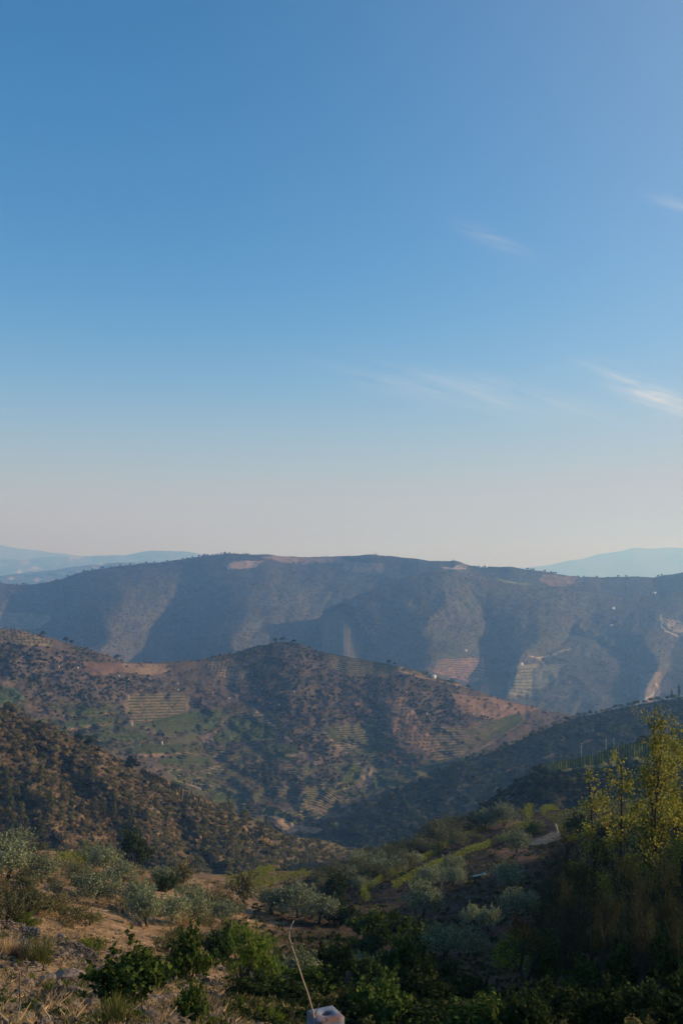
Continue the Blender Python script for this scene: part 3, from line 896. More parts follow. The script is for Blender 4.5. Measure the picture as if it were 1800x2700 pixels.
def leaf_cards(P, N, L, Wd, up=0.0, r=rng, fold=0.0):
    """one small four-sided leaf (or sprig) at each point: N main direction of the leaf, L length, Wd width"""
    n = len(P)
    d = unit(N + r.normal(0, 0.55, (n, 3)) + np.array([0, 0, up]))
    s = unit(np.cross(d, r.normal(0, 1, (n, 3))))
    # most leaves lie flat on the outside of their clump, so that the clump takes light and shade as a body
    ln = np.linalg.norm(N, axis=1)
    k = (r.uniform(0, 1, n) < fold) & (ln > 0.3)
    if k.any():
        nn = unit(N[k] / ln[k][:, None] + r.normal(0, 0.38, (int(k.sum()), 3)))
        t = r.normal(0, 1, (int(k.sum()), 3)) + np.array([0, 0, up])
        t = unit(t - (t * nn).sum(1)[:, None] * nn)
        d[k] = t; s[k] = np.cross(nn, t)
    L = np.broadcast_to(L, n)[:, None] * r.uniform(0.7, 1.3, (n, 1)); Wd = np.broadcast_to(Wd, n)[:, None] * r.uniform(0.7, 1.3, (n, 1))
    a = P - d * L * 0.5; b = P + s * Wd * 0.5 + d * L * 0.05; c = P + d * L * 0.5; e = P - s * Wd * 0.5 + d * L * 0.05
    V = np.stack([a, b, c, e], 1).reshape(-1, 3)
    q = np.arange(4 * n).reshape(n, 4)
    return V, q


def clump_points(cl, n, r=rng, shell=0.55):
    """points inside a set of lumps (x,y,z,rx,rz), mostly near their skin"""
    cl = np.asarray(cl, float)
    w = cl[:, 3] ** 2; w /= w.sum()
    k = r.choice(len(cl), n, p=w)
    d = unit(r.normal(0, 1, (n, 3)))
    rad = (shell + (1 - shell) * r.uniform(0, 1, n) ** 0.6)
    c = cl[k]
    P = c[:, :3] + d * np.stack([c[:, 3], c[:, 3], c[:, 4]], -1) * rad[:, None]
    return P, d


def limbs(geo, base, tips, r0, r, sag=0.12, k=5):
    for t in tips:
        t = np.asarray(t, float); b = np.asarray(base, float)
        m = b + (t - b) * 0.5 + np.array([r.normal(0, 0.08), r.normal(0, 0.08), sag]) * np.linalg.norm(t - b)
        s = np.linspace(0, 1, 5)[:, None]
        pts = (1 - s) ** 2 * b + 2 * s * (1 - s) * m + s * s * t
        geo.tube(pts, np.linspace(r0, r0 * 0.22, 5), k, cap=False)


def dome(r, n, w, h, z0, lo=0.32, hi=0.5, flat=0.75):
    """lumps that together make an uneven rounded crown, width w, height h, starting at z0"""
    out = []
    for i in range(n):
        a = r.uniform(0, 2 * math.pi); q = math.sqrt(r.uniform(0, 1))
        x, y = math.cos(a) * q * w * 0.36, math.sin(a) * q * w * 0.36
        z = z0 + h * (0.25 + 0.55 * math.sqrt(max(0, 1 - q * q)) * r.uniform(0.45, 1.05))
        rr = w * r.uniform(lo, hi) * 0.5
        out.append((x, y, z, rr, rr * flat))
    return out


def make_olive(seed, n, w=1.0, h=0.9, leaf=0.075, mat='olive'):
    """unit olive tree: crown about 1 wide; returns (trunk mesh, crown mesh)"""
    r = np.random.default_rng(seed)
    g = Geo()
    th = 0.22 + r.uniform(-.05, .06)
    lean = r.normal(0, .05, 2)
    top = np.array([lean[0], lean[1], th])
    g.tube([(0, 0, -0.12), (0, 0, 0.0), (lean[0] * .4, lean[1] * .4, th * .5), top], [0.065, 0.05, 0.038, 0.034], 7)
    cl = dome(r, 17, w * 1.15, h, th * 0.35, 0.34, 0.52)
    tips = [np.array(c[:3]) * np.array([1, 1, 1]) for c in cl[:9]]
    limbs(g, top, tips, 0.022, r)
    P, d = clump_points(cl, n, r, 0.45)
    # feathery shoots standing out of the crown
    m_ = n // 3
    ns = 70
    S, sd = clump_points(cl, ns, r, 0.9)
    keep = S[:, 2] > th + 0.1
    S, sd = S[keep], unit(sd[keep] * 0.5 + np.array([0, 0, 0.8]) + r.normal(0, .25, (int(keep.sum()), 3)))
    k_ = r.integers(0, len(S), m_)
    t_ = r.uniform(-.02, .17, m_)[:, None]
    P[:m_] = S[k_] + sd[k_] * t_ + r.normal(0, .018, (m_, 3)) * (1.4 - t_ * 4)
    d[:m_] = sd[k_] * 0.29
    V, q = leaf_cards(P, d, leaf, leaf * 0.38, 0.5, r, 0.7)
    return g.build('olive_trunk', M['bark']), mesh('olive_crown', V, q, M[mat])


def make_bush(seed, n, mat, w=1.0, h=0.8, leaf=0.12, ratio=0.6, clumps=8, up=0.3, name='shrub', shoots=0):
    r = np.random.default_rng(seed)
    cl = dome(r, clumps, w, h, -0.05, 0.4, 0.65) if not shoots else dome(r, clumps, w * 1.05, h, -0.05, 0.2, 0.5)
    P, d = clump_points(cl, n, r, 0.5)
    if shoots:
        m_ = n // 3
        S, sd = clump_points(cl, shoots, r, 0.9)
        sd = unit(sd * 0.8 + np.array([0, 0, 0.55]) + r.normal(0, .3, (shoots, 3)))
        k_ = r.integers(0, shoots, m_)
        t_ = r.uniform(-.05, 1, m_)[:, None] * (r.uniform(.08, .28, shoots)[k_])[:, None]
        P[:m_] = S[k_] + sd[k_] * t_ + r.normal(0, .022, (m_, 3))
        d[:m_] = sd[k_] * 0.29
    k = P[:, 2] > -0.05
    V, q = leaf_cards(P[k], d[k], leaf, leaf * ratio, up, r, 0.72)
    return mesh(name, V, q, M[mat])


def make_pine(seed, n, w=0.55, leaf=0.09):
    """unit-high pine: uneven tapering crown of drooping tufts"""
    r = np.random.default_rng(seed)
    cl = []
    for i in range(26):
        t = r.uniform(0.12, 1.0)
        rad = w * 0.5 * (1.02 - t) ** 0.7 * r.uniform(0.5, 1.1)
        a = r.uniform(0, 6.283)
        s = 0.11 + 0.08 * (1 - t)
        cl.append((math.cos(a) * rad * .75, math.sin(a) * rad * .75, t * 0.92, s, s * 0.75))
    P, d = clump_points(cl, n, r, 0.4)
    V, q = leaf_cards(P, d, leaf, leaf * 0.42, 0.5, r, 0.6)
    g = Geo(); g.tube([(0, 0, -0.08), (0, 0, 0.3), (0, 0, 0.85)], [0.03, 0.022, 0.006], 5)
    return g.build('pine_trunk', M['bark']), mesh('pine_crown', V, q, M['pine'])


def small_tree(seed, n, mat, w=1.0, h=0.85, leaf=0.2):
    """small far tree in one mesh: crown and a short trunk"""
    r = np.random.default_rng(seed)
    cl = dome(r, 7, w, h, 0.12, 0.4, 0.6)
    P, d = clump_points(cl, n, r, 0.5)
    V, q = leaf_cards(P, d, leaf, leaf * 0.6, 0.3, r, 0.75)
    g = Geo(); g.tube([(0, 0, -0.15), (0, 0, 0.35)], [0.06, 0.045], 5)
    tv = np.vstack(g.v); tq = np.vstack(g.q) + len(V)
    return mesh('small_tree', np.vstack([V, tv]), np.vstack([q, tq]), [M[mat], M['bark']], mat_idx=[0] * len(q) + [1] * len(tq))


def stuff(name, P, scl, pid, protos, tilt=0.12, seed=0):
    """one object: many small plants set on the ground by geometry nodes"""
    r = np.random.default_rng(seed)
    me = bpy.data.meshes.new(name)
    P = np.asarray(P, np.float32)
    me.vertices.add(len(P)); me.vertices.foreach_set('co', P.ravel())
    for nm, tp, dat in (('scl', 'FLOAT', scl), ('pid', 'INT', pid)):
        a_ = me.attributes.new(nm, tp, 'POINT'); a_.data.foreach_set('value', np.asarray(dat, np.float32 if tp == 'FLOAT' else np.int32))
    rot = np.stack([r.normal(0, tilt, len(P)), r.normal(0, tilt, len(P)), r.uniform(0, 6.283, len(P))], -1).astype(np.float32)
    a_ = me.attributes.new('rot', 'FLOAT_VECTOR', 'POINT'); a_.data.foreach_set('vector', rot.ravel())
    o = link(name, me, kind='stuff')
    t = bpy.data.node_groups.new(name, 'GeometryNodeTree')
    t.interface.new_socket('Geometry', in_out='INPUT', socket_type='NodeSocketGeometry')
    t.interface.new_socket('Geometry', in_out='OUTPUT', socket_type='NodeSocketGeometry')
    gi, go = t.nodes.new('NodeGroupInput'), t.nodes.new('NodeGroupOutput')
    jn = t.nodes.new('GeometryNodeJoinGeometry')

    def attr(nm, tp):
        n = t.nodes.new('GeometryNodeInputNamedAttribute'); n.data_type = tp; n.inputs['Name'].default_value = nm
        return n.outputs[0]
    sa, pa, ra = attr('scl', 'FLOAT'), attr('pid', 'INT'), attr('rot', 'FLOAT_VECTOR')
    for k, pm in enumerate(protos):
        po = bpy.data.objects.new(name + '_source', pm)
        oi = t.nodes.new('GeometryNodeObjectInfo'); oi.inputs['Object'].default_value = po
        cp = t.nodes.new('FunctionNodeCompare'); cp.data_type = 'INT'; cp.operation = 'EQUAL'
        t.links.new(pa, cp.inputs[2]); cp.inputs[3].default_value = k
        ip = t.nodes.new('GeometryNodeInstanceOnPoints')
        t.links.new(gi.outputs[0], ip.inputs['Points']); t.links.new(cp.outputs[0], ip.inputs['Selection'])
        t.links.new(oi.outputs['Geometry'], ip.inputs['Instance']); t.links.new(ra, ip.inputs['Rotation']); t.links.new(sa, ip.inputs['Scale'])
        t.links.new(ip.outputs[0], jn.inputs[0])
    t.links.new(jn.outputs[0], go.inputs[0])
    md = o.modifiers.new('plants', 'NODES'); md.node_group = t
    return o


ORD = ['first', 'second', 'third', 'fourth', 'fifth', 'sixth', 'seventh', 'eighth', 'ninth', 'tenth', 'eleventh', 'twelfth', 'thirteenth', 'fourteenth', 'fifteenth', 'sixteenth', 'seventeenth', 'eighteenth', 'nineteenth', 'twentieth'] + ['%s-%s' % (a_, b_) for a_ in ('twenty', 'thirty', 'forty') for b_ in ('first', 'second', 'third', 'fourth', 'fifth', 'sixth', 'seventh', 'eighth', 'ninth')]
MARKS = [(490, 1905, 'the largest green vineyard'), (665, 1925, 'the dark square vineyard'), (590, 1945, 'the small wedge vineyard'), (742, 1982, 'the small hillside vineyard'), (228, 1876, 'the thin upper green strip'),
         (238, 1905, 'the long green terrace'), (330, 1943, 'the lower green terrace'), (420, 1976, 'the green terrace by the hut'), (485, 2008, 'the lowest green terrace'), (915, 2042, 'the yellow-green field'), (1015, 2065, 'the bright field by the gully'),
         (415, 1865, 'the striped brown terraces'), (945, 1940, 'the curved central terraces'), (1250, 1945, 'the wide brown terraces'), (790, 2035, 'the small striped terraces'), (850, 2120, 'the fan of terraces'), (1120, 2028, 'the valley floor strips'),
         (270, 1763, 'the red bare field'), (390, 1763, 'the tan bare field'), (720, 1905, 'the diagonal track'), (20, 1830, 'the leftmost vineyard'), (550, 1945, 'the pale scree'), (1080, 1910, 'the grid grove'), (150, 1800, 'the upper left wood'),
         (340, 1810, 'the long dark wood'), (780, 1780, 'the wooded knoll'), (1130, 1850, 'the dark right shoulder'), (600, 2060, 'the yellow field'), (650, 2010, 'the shaded brown terraces'), (70, 1890, 'the pale terrace edge'), (342, 1911, 'the roofed stone hut'),
         (820, 2190, 'the tan field at the foot'), (1280, 1860, 'the reddish right slope'), (530, 1770, 'the pale hilltop grove'), (700, 2100, 'the lower left scrub')]


def tell_apart(items, head):
    """items (px, py) -> one label each: which side of which landmark, and its place among those there"""
    keys = {}
    for k, (x, y) in enumerate(items):
        m_ = min(MARKS, key=lambda q: math.hypot(x - q[0], (y - q[1]) * 1.8))
        dx, dy = x - m_[0], (y - m_[1]) * 1.8
        side = ('right of' if dx > 0 else 'left of') if abs(dx) > abs(dy) else ('below' if dy > 0 else 'above')
        keys.setdefault((side, m_[2]), []).append(k)
    out = [None] * len(items)
    for (side, nm), ks in keys.items():
        ks.sort(key=lambda k: items[k][0])
        for i_, k in enumerate(ks):
            tail = '' if len(ks) == 1 else ', %s from the left' % ORD[i_]
            out[k] = '%s %s %s%s' % (head, side, nm, tail)
    return out


def along(n, head, parts_):
    """labels for n things in a line, told apart by stretch and order"""
    out = []
    m_ = math.ceil(n / len(parts_))
    for k in range(n):
        out.append('%s, %s from the left on its %s stretch' % (head, ORD[k % m_], parts_[k // m_]))
    return out


# ---- sources
SCRUBS = [make_bush(300 + k, 280, m_, 1.0, 0.75, 0.165, 0.6, 9, name='scrub_bush') for k, m_ in enumerate(['scrub', 'scrub', 'scrub_green', 'scrub', 'dark_green'])]
BLOBS = [make_bush(320 + k, 46, m_, 1.0, 0.95, 0.42, 0.75, 5, name='far_tree') for k, m_ in enumerate(['far_tree', 'far_tree', 'far_tree'])]
OLIVES_FAR = [small_tree(340 + k, 90, m_, 1.0, 0.8, 0.24) for k, m_ in enumerate(['olive_dark', 'olive_dark', 'scrub_green', 'dark_green'])]
OLIVES = [make_olive(360 + k, 1900, leaf=0.07, mat='olive_dark' if k < 3 else 'olive') for k in range(4)]
OLIVES_BIG = [make_olive(370 + k, 4200, leaf=0.062) for k in range(3)]
PINES = [make_pine(380 + k, 700) for k in range(3)]

# ---- trees and scrub on the far ridge
r1 = np.random.default_rng(41)


def ridge_dens(px, py):
    n = fbm(px * 0.02, py * 0.05, 3, 51)
    d = np.where(px < 1000, 0.95, np.clip(0.45 + 1.2 * n, 0.15, 0.9))
    for p in ([(612, 1480), (700, 1478), (668, 1498), (600, 1502)], [(700, 1466), (900, 1470), (900, 1484), (740, 1482)], [(900, 1478), (1015, 1487), (1010, 1510), (905, 1500)],
              [(-80, 1612), (130, 1612), (140, 1640), (80, 1666), (-80, 1666)], [(1150, 1740), (1275, 1735), (1278, 1790), (1140, 1772)], [(1340, 1755), (1490, 1750), (1450, 1800), (1340, 1830)],
              [(1690, 1780), (1745, 1770), (1735, 1850), (1680, 1862)]):
        d = np.where(inside(px, py, p), 0.02, d)
    return d


px, py = ridge.scatter(24000, ridge_dens, r=r1)
px2, py2 = ridge2.scatter(20000, ridge_dens, px0=860, r=r1)
P = np.vstack([ridge.at(px, py), ridge2.at(px2, py2)])
px = np.concatenate([px, px2])
stuff('ridge_forest', P, r1.uniform(2.8, 6, len(P)) * np.where(px < 1000, 1, 0.75), r1.choice(3, len(P), p=[.5, .35, .15]), BLOBS, seed=5)
# trees that break the skyline of the far ridge
r1 = np.random.default_rng(43)
sky_x = []
for k in range(46):
    x = float(r1.choice([r1.uniform(430, 690), r1.uniform(440, 660), r1.uniform(220, 440), r1.uniform(1370, 1470), r1.uniform(1520, 1760), r1.uniform(20, 220)]))
    sky_x.append(x)
for x, lab in zip(sorted(sky_x), along(46, 'tiny tree on the far ridge skyline', ['left', 'central', 'right'])):
    p = ridge.at(x, np.interp(x, ridge.px, ridge.ry) + 2)
    thing('tree', lab, 'tree', p, r1.uniform(0, 6), float(r1.uniform(7, 12)), 'trees on the skyline of the far ridge', OLIVES_FAR[3])

# ---- the terraced hill
r2 = np.random.default_rng(51)
bare = [MV[q] for q in BARE]
DENSE = [[(560, 1745), (640, 1715), (720, 1695), (800, 1697), (860, 1730), (870, 1770), (930, 1785), (1050, 1772), (1150, 1800), (1220, 1850), (1240, 1905), (1200, 1918), (1110, 1905), (1070, 1840), (1000, 1832), (990, 1880), (1030, 1915), (960, 1906), (850, 1915), (780, 1940), (740, 1900), (690, 1860), (650, 1790)],
         [(0, 1690), (100, 1700), (240, 1740), (220, 1800), (120, 1860), (60, 1800), (0, 1790)], [(235, 1785), (400, 1785), (420, 1830), (330, 1850), (200, 1850), (140, 1830)],
         [(720, 1940), (800, 1930), (860, 1960), (915, 1998), (860, 2018), (800, 1985), (750, 1960)], [(645, 2010), (720, 2020), (790, 2060), (760, 2075), (680, 2060), (640, 2040)],
         [(830, 2025), (870, 2030), (920, 2075), (980, 2085), (960, 2110), (900, 2100), (840, 2060)], [(200, 1700), (330, 1745), (320, 1752), (190, 1745)], [(430, 1742), (600, 1722), (640, 1712), (560, 1742), (440, 1752)]]


def mid_dens(px, py):
    d = np.full(px.shape, 0.0)
    n = fbm(px * 0.02, py * 0.035, 3, 141)
    d = np.clip(0.24 + 0.5 * n, 0.0, 0.7)
    for p in DENSE:
        d = np.where(inside(px, py, p), 0.95, d)
    for p in bare + [MV['tan1']]:
        d = np.where(inside(px, py, p), 0.0, d)
    for q in ('grove', 'grove2', 'grove3'):
        d = np.where(inside(px, py, MV[q]), 0.0, d)
    d = np.where(inside(px, py, MV['slope']), 0.25, d)
    d = np.where(near_line(px, py, [(665, 1862), (700, 1895), (735, 1925), (770, 1955)]) < 5, 0, d)
    return d


px, py = mid.scatter(20000, mid_dens, px0=-100, px1=1650, r=r2)
P = mid.at(px, py)
wood = np.zeros(len(P), bool)
for p in DENSE:
    wood |= inside(px, py, p)
pid = np.where(wood, r2.choice(5, len(P), p=[.06, .04, .18, .02, .70]), r2.choice(5, len(P), p=[.26, .2, .26, .1, .18]))
stuff('hill_scrub', P, r2.uniform(1.6, 4.6, len(P)), pid, SCRUBS, seed=6)


def tree_spots(h, regions, n, r, lo=0.0):
    px, py = h.scatter(n, regions, px0=-40, px1=1560, r=r)
    return px, py


# regular olive groves and trees dotted over the terraces: the largest ones each a tree, the rest one mass
spots = []
for q, dx, dy, sh in (('grove', 12.5, 9.0, -3), ('grove2', 11, 7.5, 2), ('grove3', 9.5, 7.0, -2)):
    pl = MV[q]
    xs = [p[0] for p in pl]; ys = [p[1] for p in pl]
    yy_ = min(ys)
    k = 0
    while yy_ < max(ys):
        for xx in np.arange(min(xs), max(xs), dx):
            x, y = xx + sh * k * 0.6 + r2.uniform(-2, 2), yy_ + r2.uniform(-1.2, 1.2)
            if inside(np.array([x]), np.array([y]), pl)[0]:
                spots.append((x, y, r2.uniform(2.8, 4.0), q))
        yy_ += dy; k += 1


def dot_dens(px, py):
    d = np.clip(0.30 + 0.5 * fbm(px * 0.015, py * 0.03, 3, 151), 0.05, 1)
    for p in DENSE[:4]:
        d = np.where(inside(px, py, p), 0.0, d)
    for q in BARE:
        d = np.where(inside(px, py, MV[q]), 0.0, d)
    for q in ('grove', 'grove2', 'grove3'):
        d = np.where(inside(px, py, MV[q]), 0.0, d)
    return d


px, py = mid.scatter(2700, dot_dens, px0=-40, px1=1400, r=r2)
for x, y in zip(px, py):
    spots.append((x, y, r2.uniform(2.0, 4.8), 'dot'))
# rows of trees along banks
for line, st in (([(290, 1960), (400, 1957)], 22), ([(700, 1885), (735, 1920), (775, 1955)], 11), ([(690, 2000), (780, 1986)], 12), ([(950, 1972), (1050, 1962)], 11), ([(470, 1937), (560, 1930)], 16), ([(300, 1890), (350, 1885)], 14),
                 ([(610, 1962), (760, 1958)], 12), ([(160, 1872), (290, 1866)], 16)):
    (xa, ya) = line[0]
    for (xb, yb) in line[1:]:
        nn = max(1, int(math.hypot(xb - xa, yb - ya) / st))
        for k in range(nn):
            t = (k + r2.uniform(0, .5)) / nn
            spots.append((xa + (xb - xa) * t, ya + (yb - ya) * t + r2.uniform(-1, 1), r2.uniform(3.5, 6.0), 'dot'))
        xa, ya = xb, yb
sp = []
for x, y, s_, q in spots:
    p = mid.at(x, y)
    sp.append((s_ * pxscale(p), x, y, s_, q, p))
# which of them the slopes in front hide
lf = lambda x: np.interp(x, left.px, left.ry, left=1e9, right=1e9)
rf = lambda x: np.interp(x, right.px, right.ry, left=1e9)
vis = [s_ for s_ in sp if s_[2] < min(lf(s_[1]), rf(s_[1])) - 2 and 0 < s_[1] < 1800]
hid = [s_ for s_ in sp if not (s_[2] < min(lf(s_[1]), rf(s_[1])) - 2 and 0 < s_[1] < 1800)]
vis.sort(key=lambda s_: -s_[0])
GH = {'grove': 'small olive tree of the grid grove', 'grove2': 'pale tree of the upper left grid', 'grove3': 'grey olive tree of the pale grove', 'dot': 'small dark olive tree'}
GG = {'grove': 'olive grove on the hill shoulder', 'grove2': 'planted grid at the far left of the hill', 'grove3': 'pale grove left of the hilltop', 'dot': 'trees dotted over the terraces'}
vis_n = vis[:290]
labs = [None] * len(vis_n)
ids = [k for k, s_ in enumerate(vis_n) if s_[4] == 'dot']
for k, lab in zip(ids, tell_apart([(vis_n[k][1], vis_n[k][2]) for k in ids], 'dark olive tree')):
    labs[k] = lab
for gq in ('grove', 'grove2', 'grove3'):
    ids = sorted([k for k, s_ in enumerate(vis_n) if s_[4] == gq], key=lambda k: vis_n[k][2])
    rn, row, last = 0, [], None
    rows_ = []
    for k in ids:
        if last is not None and vis_n[k][2] - last > 3.5:
            rows_.append(row); row = []
        row.append(k); last = vis_n[k][2]
    if row: rows_.append(row)
    for a_, row in enumerate(rows_):
        row.sort(key=lambda k: vis_n[k][1])
        for b_, k in enumerate(row):
            labs[k] = '%s, %s row from the top, %s from the left' % (GH[gq], ORD[min(a_, 40)], ORD[b_])
for s_, lab in zip(vis_n, labs):
    _, x, y, w_, q, p = s_
    thing('olive_tree', lab, 'olive tree', p, r2.uniform(0, 6), float(w_), GG[q], OLIVES_FAR[int(r2.choice(4, p=[.42, .38, .14, .06]))])
rest = vis[290:] + hid
stuff('distant_olives', [s_[5] for s_ in rest], [s_[3] for s_ in rest], [int(r2.choice(4, p=[.42, .38, .14, .06])) for _ in rest], OLIVES_FAR, seed=8)
# trees on its skyline
for x, h_, lab in [(115, 8, 'lone bushy tree on the left skyline of the terraced hill'), (175, 9, 'taller dark tree on the left skyline of the terraced hill, above the planted grid'),
                   (190, 7, 'squat tree beside the taller dark one on the left skyline'), (310, 9, 'dark tree at the right end of the upper left wood'),
                   (725, 8, 'rounded tree on top of the wooded knoll'), (745, 9, 'highest tree on top of the wooded knoll'), (775, 8, 'dark tree on the right brow of the wooded knoll'),
                   (1025, 8, 'broad dark tree on the crest right of the vineyard terraces'), (1040, 6, 'low tree beside the broad one on the crest'), (1125, 6, 'small tree on the sunlit crest, upper one of three'),
                   (1190, 6, 'small tree on the sunlit crest, middle one of three'), (1232, 7, 'small tree on the sunlit crest, lower one of three')]:
    p = mid.at(x, np.interp(x, mid.px, mid.ry) + 1.5)
    thing('tree', lab, 'tree', p, r2.uniform(0, 6), float(h_), None, OLIVES_FAR[3])


# ---- vineyards: rows of vines and their banks, real geometry along the slope
def vine_rows(h, top, bot, n, name='vineyard', hgt=1.3, wid=0.8, mat='vine_far', skip=0.0, seed=0):
    r = np.random.default_rng(seed)
    g = Geo()
    tx = np.cumsum([0] + [math.hypot(b[0] - a_[0], b[1] - a_[1]) for a_, b in zip(top[:-1], top[1:])]); tx /= tx[-1]
    bx = np.cumsum([0] + [math.hypot(b[0] - a_[0], b[1] - a_[1]) for a_, b in zip(bot[:-1], bot[1:])]); bx /= bx[-1]
    for k in range(n):
        f = (k + 0.5) / n
        L = 0.5 * (math.hypot(top[-1][0] - top[0][0], top[-1][1] - top[0][1]) + math.hypot(bot[-1][0] - bot[0][0], bot[-1][1] - bot[0][1]))
        m_ = max(4, int(L / 3.5))
        s = np.linspace(0, 1, m_)
        X = (1 - f) * np.interp(s, tx, [p[0] for p in top]) + f * np.interp(s, bx, [p[0] for p in bot])
        Y = (1 - f) * np.interp(s, tx, [p[1] for p in top]) + f * np.interp(s, bx, [p[1] for p in bot])
        P = h.at(X, Y)
        tg = unit(np.gradient(P, axis=0)); side = unit(np.cross(tg, np.array([0, 0, 1.0])))
        hh = hgt * (0.75 + 0.5 * r.uniform(0, 1, m_)) * (r.uniform(0, 1, m_) > skip)
        V = np.stack([P - side * wid * 0.5 - [0, 0, .2], P + side * wid * 0.2 * r.normal(0, 1, (m_, 1)) + np.array([0, 0, 1.0]) * hh[:, None], P + side * wid * 0.5 - [0, 0, .2]], 1).reshape(-1, 3)
        i = np.arange(m_ - 1)[:, None] * 3
        q = np.concatenate([np.stack([i[:, 0] + a_, i[:, 0] + 3 + a_, i[:, 0] + 4 + a_, i[:, 0] + 1 + a_], -1) for a_ in (0, 1)])
        g.add(V, q)
    return link(name, g.build(name, M[mat]), kind='stuff')


M['vine_far'] = leaf_mat('vineyard_leaf', (0.05, 0.065, 0.022), (0.085, 0.095, 0.035), 0.15, 0.1)
M['vine_rust'] = leaf_mat('rusty_vine_leaf', (0.10, 0.08, 0.025), (0.17, 0.12, 0.045), 0.2, 0.1)
VR = [([(401, 1902), (525, 1872), (580, 1871)], [(414, 1926), (470, 1935), (570, 1925)], 15), ([(602, 1896), (685, 1892)], [(618, 1958), (733, 1944)], 16), ([(562, 1943), (600, 1918)], [(578, 1966), (612, 1962)], 10),
      ([(706, 1967), (764, 1963)], [(692, 1998), (790, 1986)], 8), ([(172, 1873), (284, 1868)], [(191, 1883), (290, 1878)], 4), ([(169, 1905), (303, 1889)], [(172, 1919), (308, 1898)], 5),
      ([(262, 1937), (383, 1932)], [(280, 1951), (402, 1950)], 6), ([(-40, 1802), (30, 1814)], [(-40, 1838), (66, 1852)], 9), ([(352, 1966), (480, 1963)], [(370, 1986), (487, 1985)], 7), ([(413, 2003), (551, 1999)], [(430, 2017), (560, 2012)], 5),
      ([(869, 2020), (961, 2016)], [(925, 2071), (935, 2070)], 14), ([(984, 2062), (1047, 2059)], [(975, 2074), (1050, 2073)], 4), ([(985, 2040), (1009, 2039)], [(980, 2060), (1004, 2058)], 6), ([(557, 2077), (602, 2084), (650, 2108)], [(562, 2111), (600, 2116), (640, 2119)], 8), ([(686, 2121), (740, 2136), (798, 2166)], [(690, 2145), (735, 2152), (772, 2171)], 6),
      ([(332, 1831), (498, 1829)], [(350, 1902), (480, 1897)], 9), ([(864, 1721), (960, 1739), (1050, 1757)], [(890, 1772), (940, 1781), (1030, 1777)], 8), ([(850, 1918), (953, 1906), (1034, 1947)], [(884, 1952), (940, 1968), (1048, 1960)], 9),
      ([(848, 1920), (855, 1922)], [(905, 1984), (940, 1985)], 10), ([(1128, 1917), (1227, 1922), (1370, 1880)], [(1152, 2004), (1230, 1994), (1380, 1902)], 11), ([(738, 2020), (847, 2016)], [(792, 2057), (824, 2049)], 7),
      ([(806, 2080), (853, 2075), (925, 2128)], [(790, 2116), (830, 2128), (900, 2150)], 8), ([(750, 2141), (775, 2126), (800, 2122)], [(806, 2161), (840, 2168), (862, 2158)], 6), ([(1034, 2027), (1155, 2015), (1208, 2001)], [(1042, 2042), (1090, 2049), (1188, 2030)], 5),
      ([(432, 2024), (500, 2037), (560, 2076)], [(470, 2060), (520, 2074), (555, 2091)], 7), ([(1065, 1760), (1130, 1777), (1210, 1801)], [(1056, 1768), (1110, 1785), (1200, 1805)], 3)]
for k, (t_, b_, n_) in enumerate(VR):
    vine_rows(mid, t_, b_, n_, skip=0.12, seed=900 + k, hgt=1.5 if k < 15 else 1.25, wid=0.9)
def contour_rows(h, name, mat, dz, hgt, wid, seed, thr):
    r = np.random.default_rng(seed)
    g = Geo()
    X = np.arange(-40, 1300, 4.0)
    for v_ in np.arange(0.30, 0.985, 0.0145):
        ry, fy = np.interp(X, h.px, h.ry), np.interp(X, h.px, h.fy)
        Y = ry + (fy - ry) * (v_ + 0.012 * fbm(X * 0.012, X * 0 + v_ * 9, 3, seed))
        n = fbm(X * 0.010, Y * 0.022, 3, 141 + 30)
        ok = (n > thr) & (Y > 1795)
        for p in DENSE[:4] + [MV[q] for q in BARE + ['grove', 'grove2', 'grove3']]:
            ok &= ~inside(X, Y, p)
        k = 0
        while k < len(X):
            if not ok[k]:
                k += 1; continue
            e = k
            while e + 1 < len(X) and ok[e + 1] and r.uniform() > 0.02: e += 1
            if e - k >= 5:
                P = h.at(X[k:e + 1], Y[k:e + 1]) - np.array([0, 0, dz]) + np.array([0, -dz * 1.2, 0])
                m_ = len(P)
                tg = unit(np.gradient(P, axis=0)); side = unit(np.cross(tg, np.array([0, 0, 1.0])))
                hh = hgt * (0.6 + 0.7 * r.uniform(0, 1, m_))
                V = np.stack([P - side * wid * .5 - [0, 0, .3], P + np.array([0, 0, 1.0]) * hh[:, None], P + side * wid * .5 - [0, 0, .3]], 1).reshape(-1, 3)
                i = np.arange(m_ - 1)[:, None] * 3
                g.add(V, np.concatenate([np.stack([i[:, 0] + a_, i[:, 0] + 3 + a_, i[:, 0] + 4 + a_, i[:, 0] + 1 + a_], -1) for a_ in (0, 1)]))
            k = e + 1
    return link(name, g.build(name, M[mat]), kind='stuff')


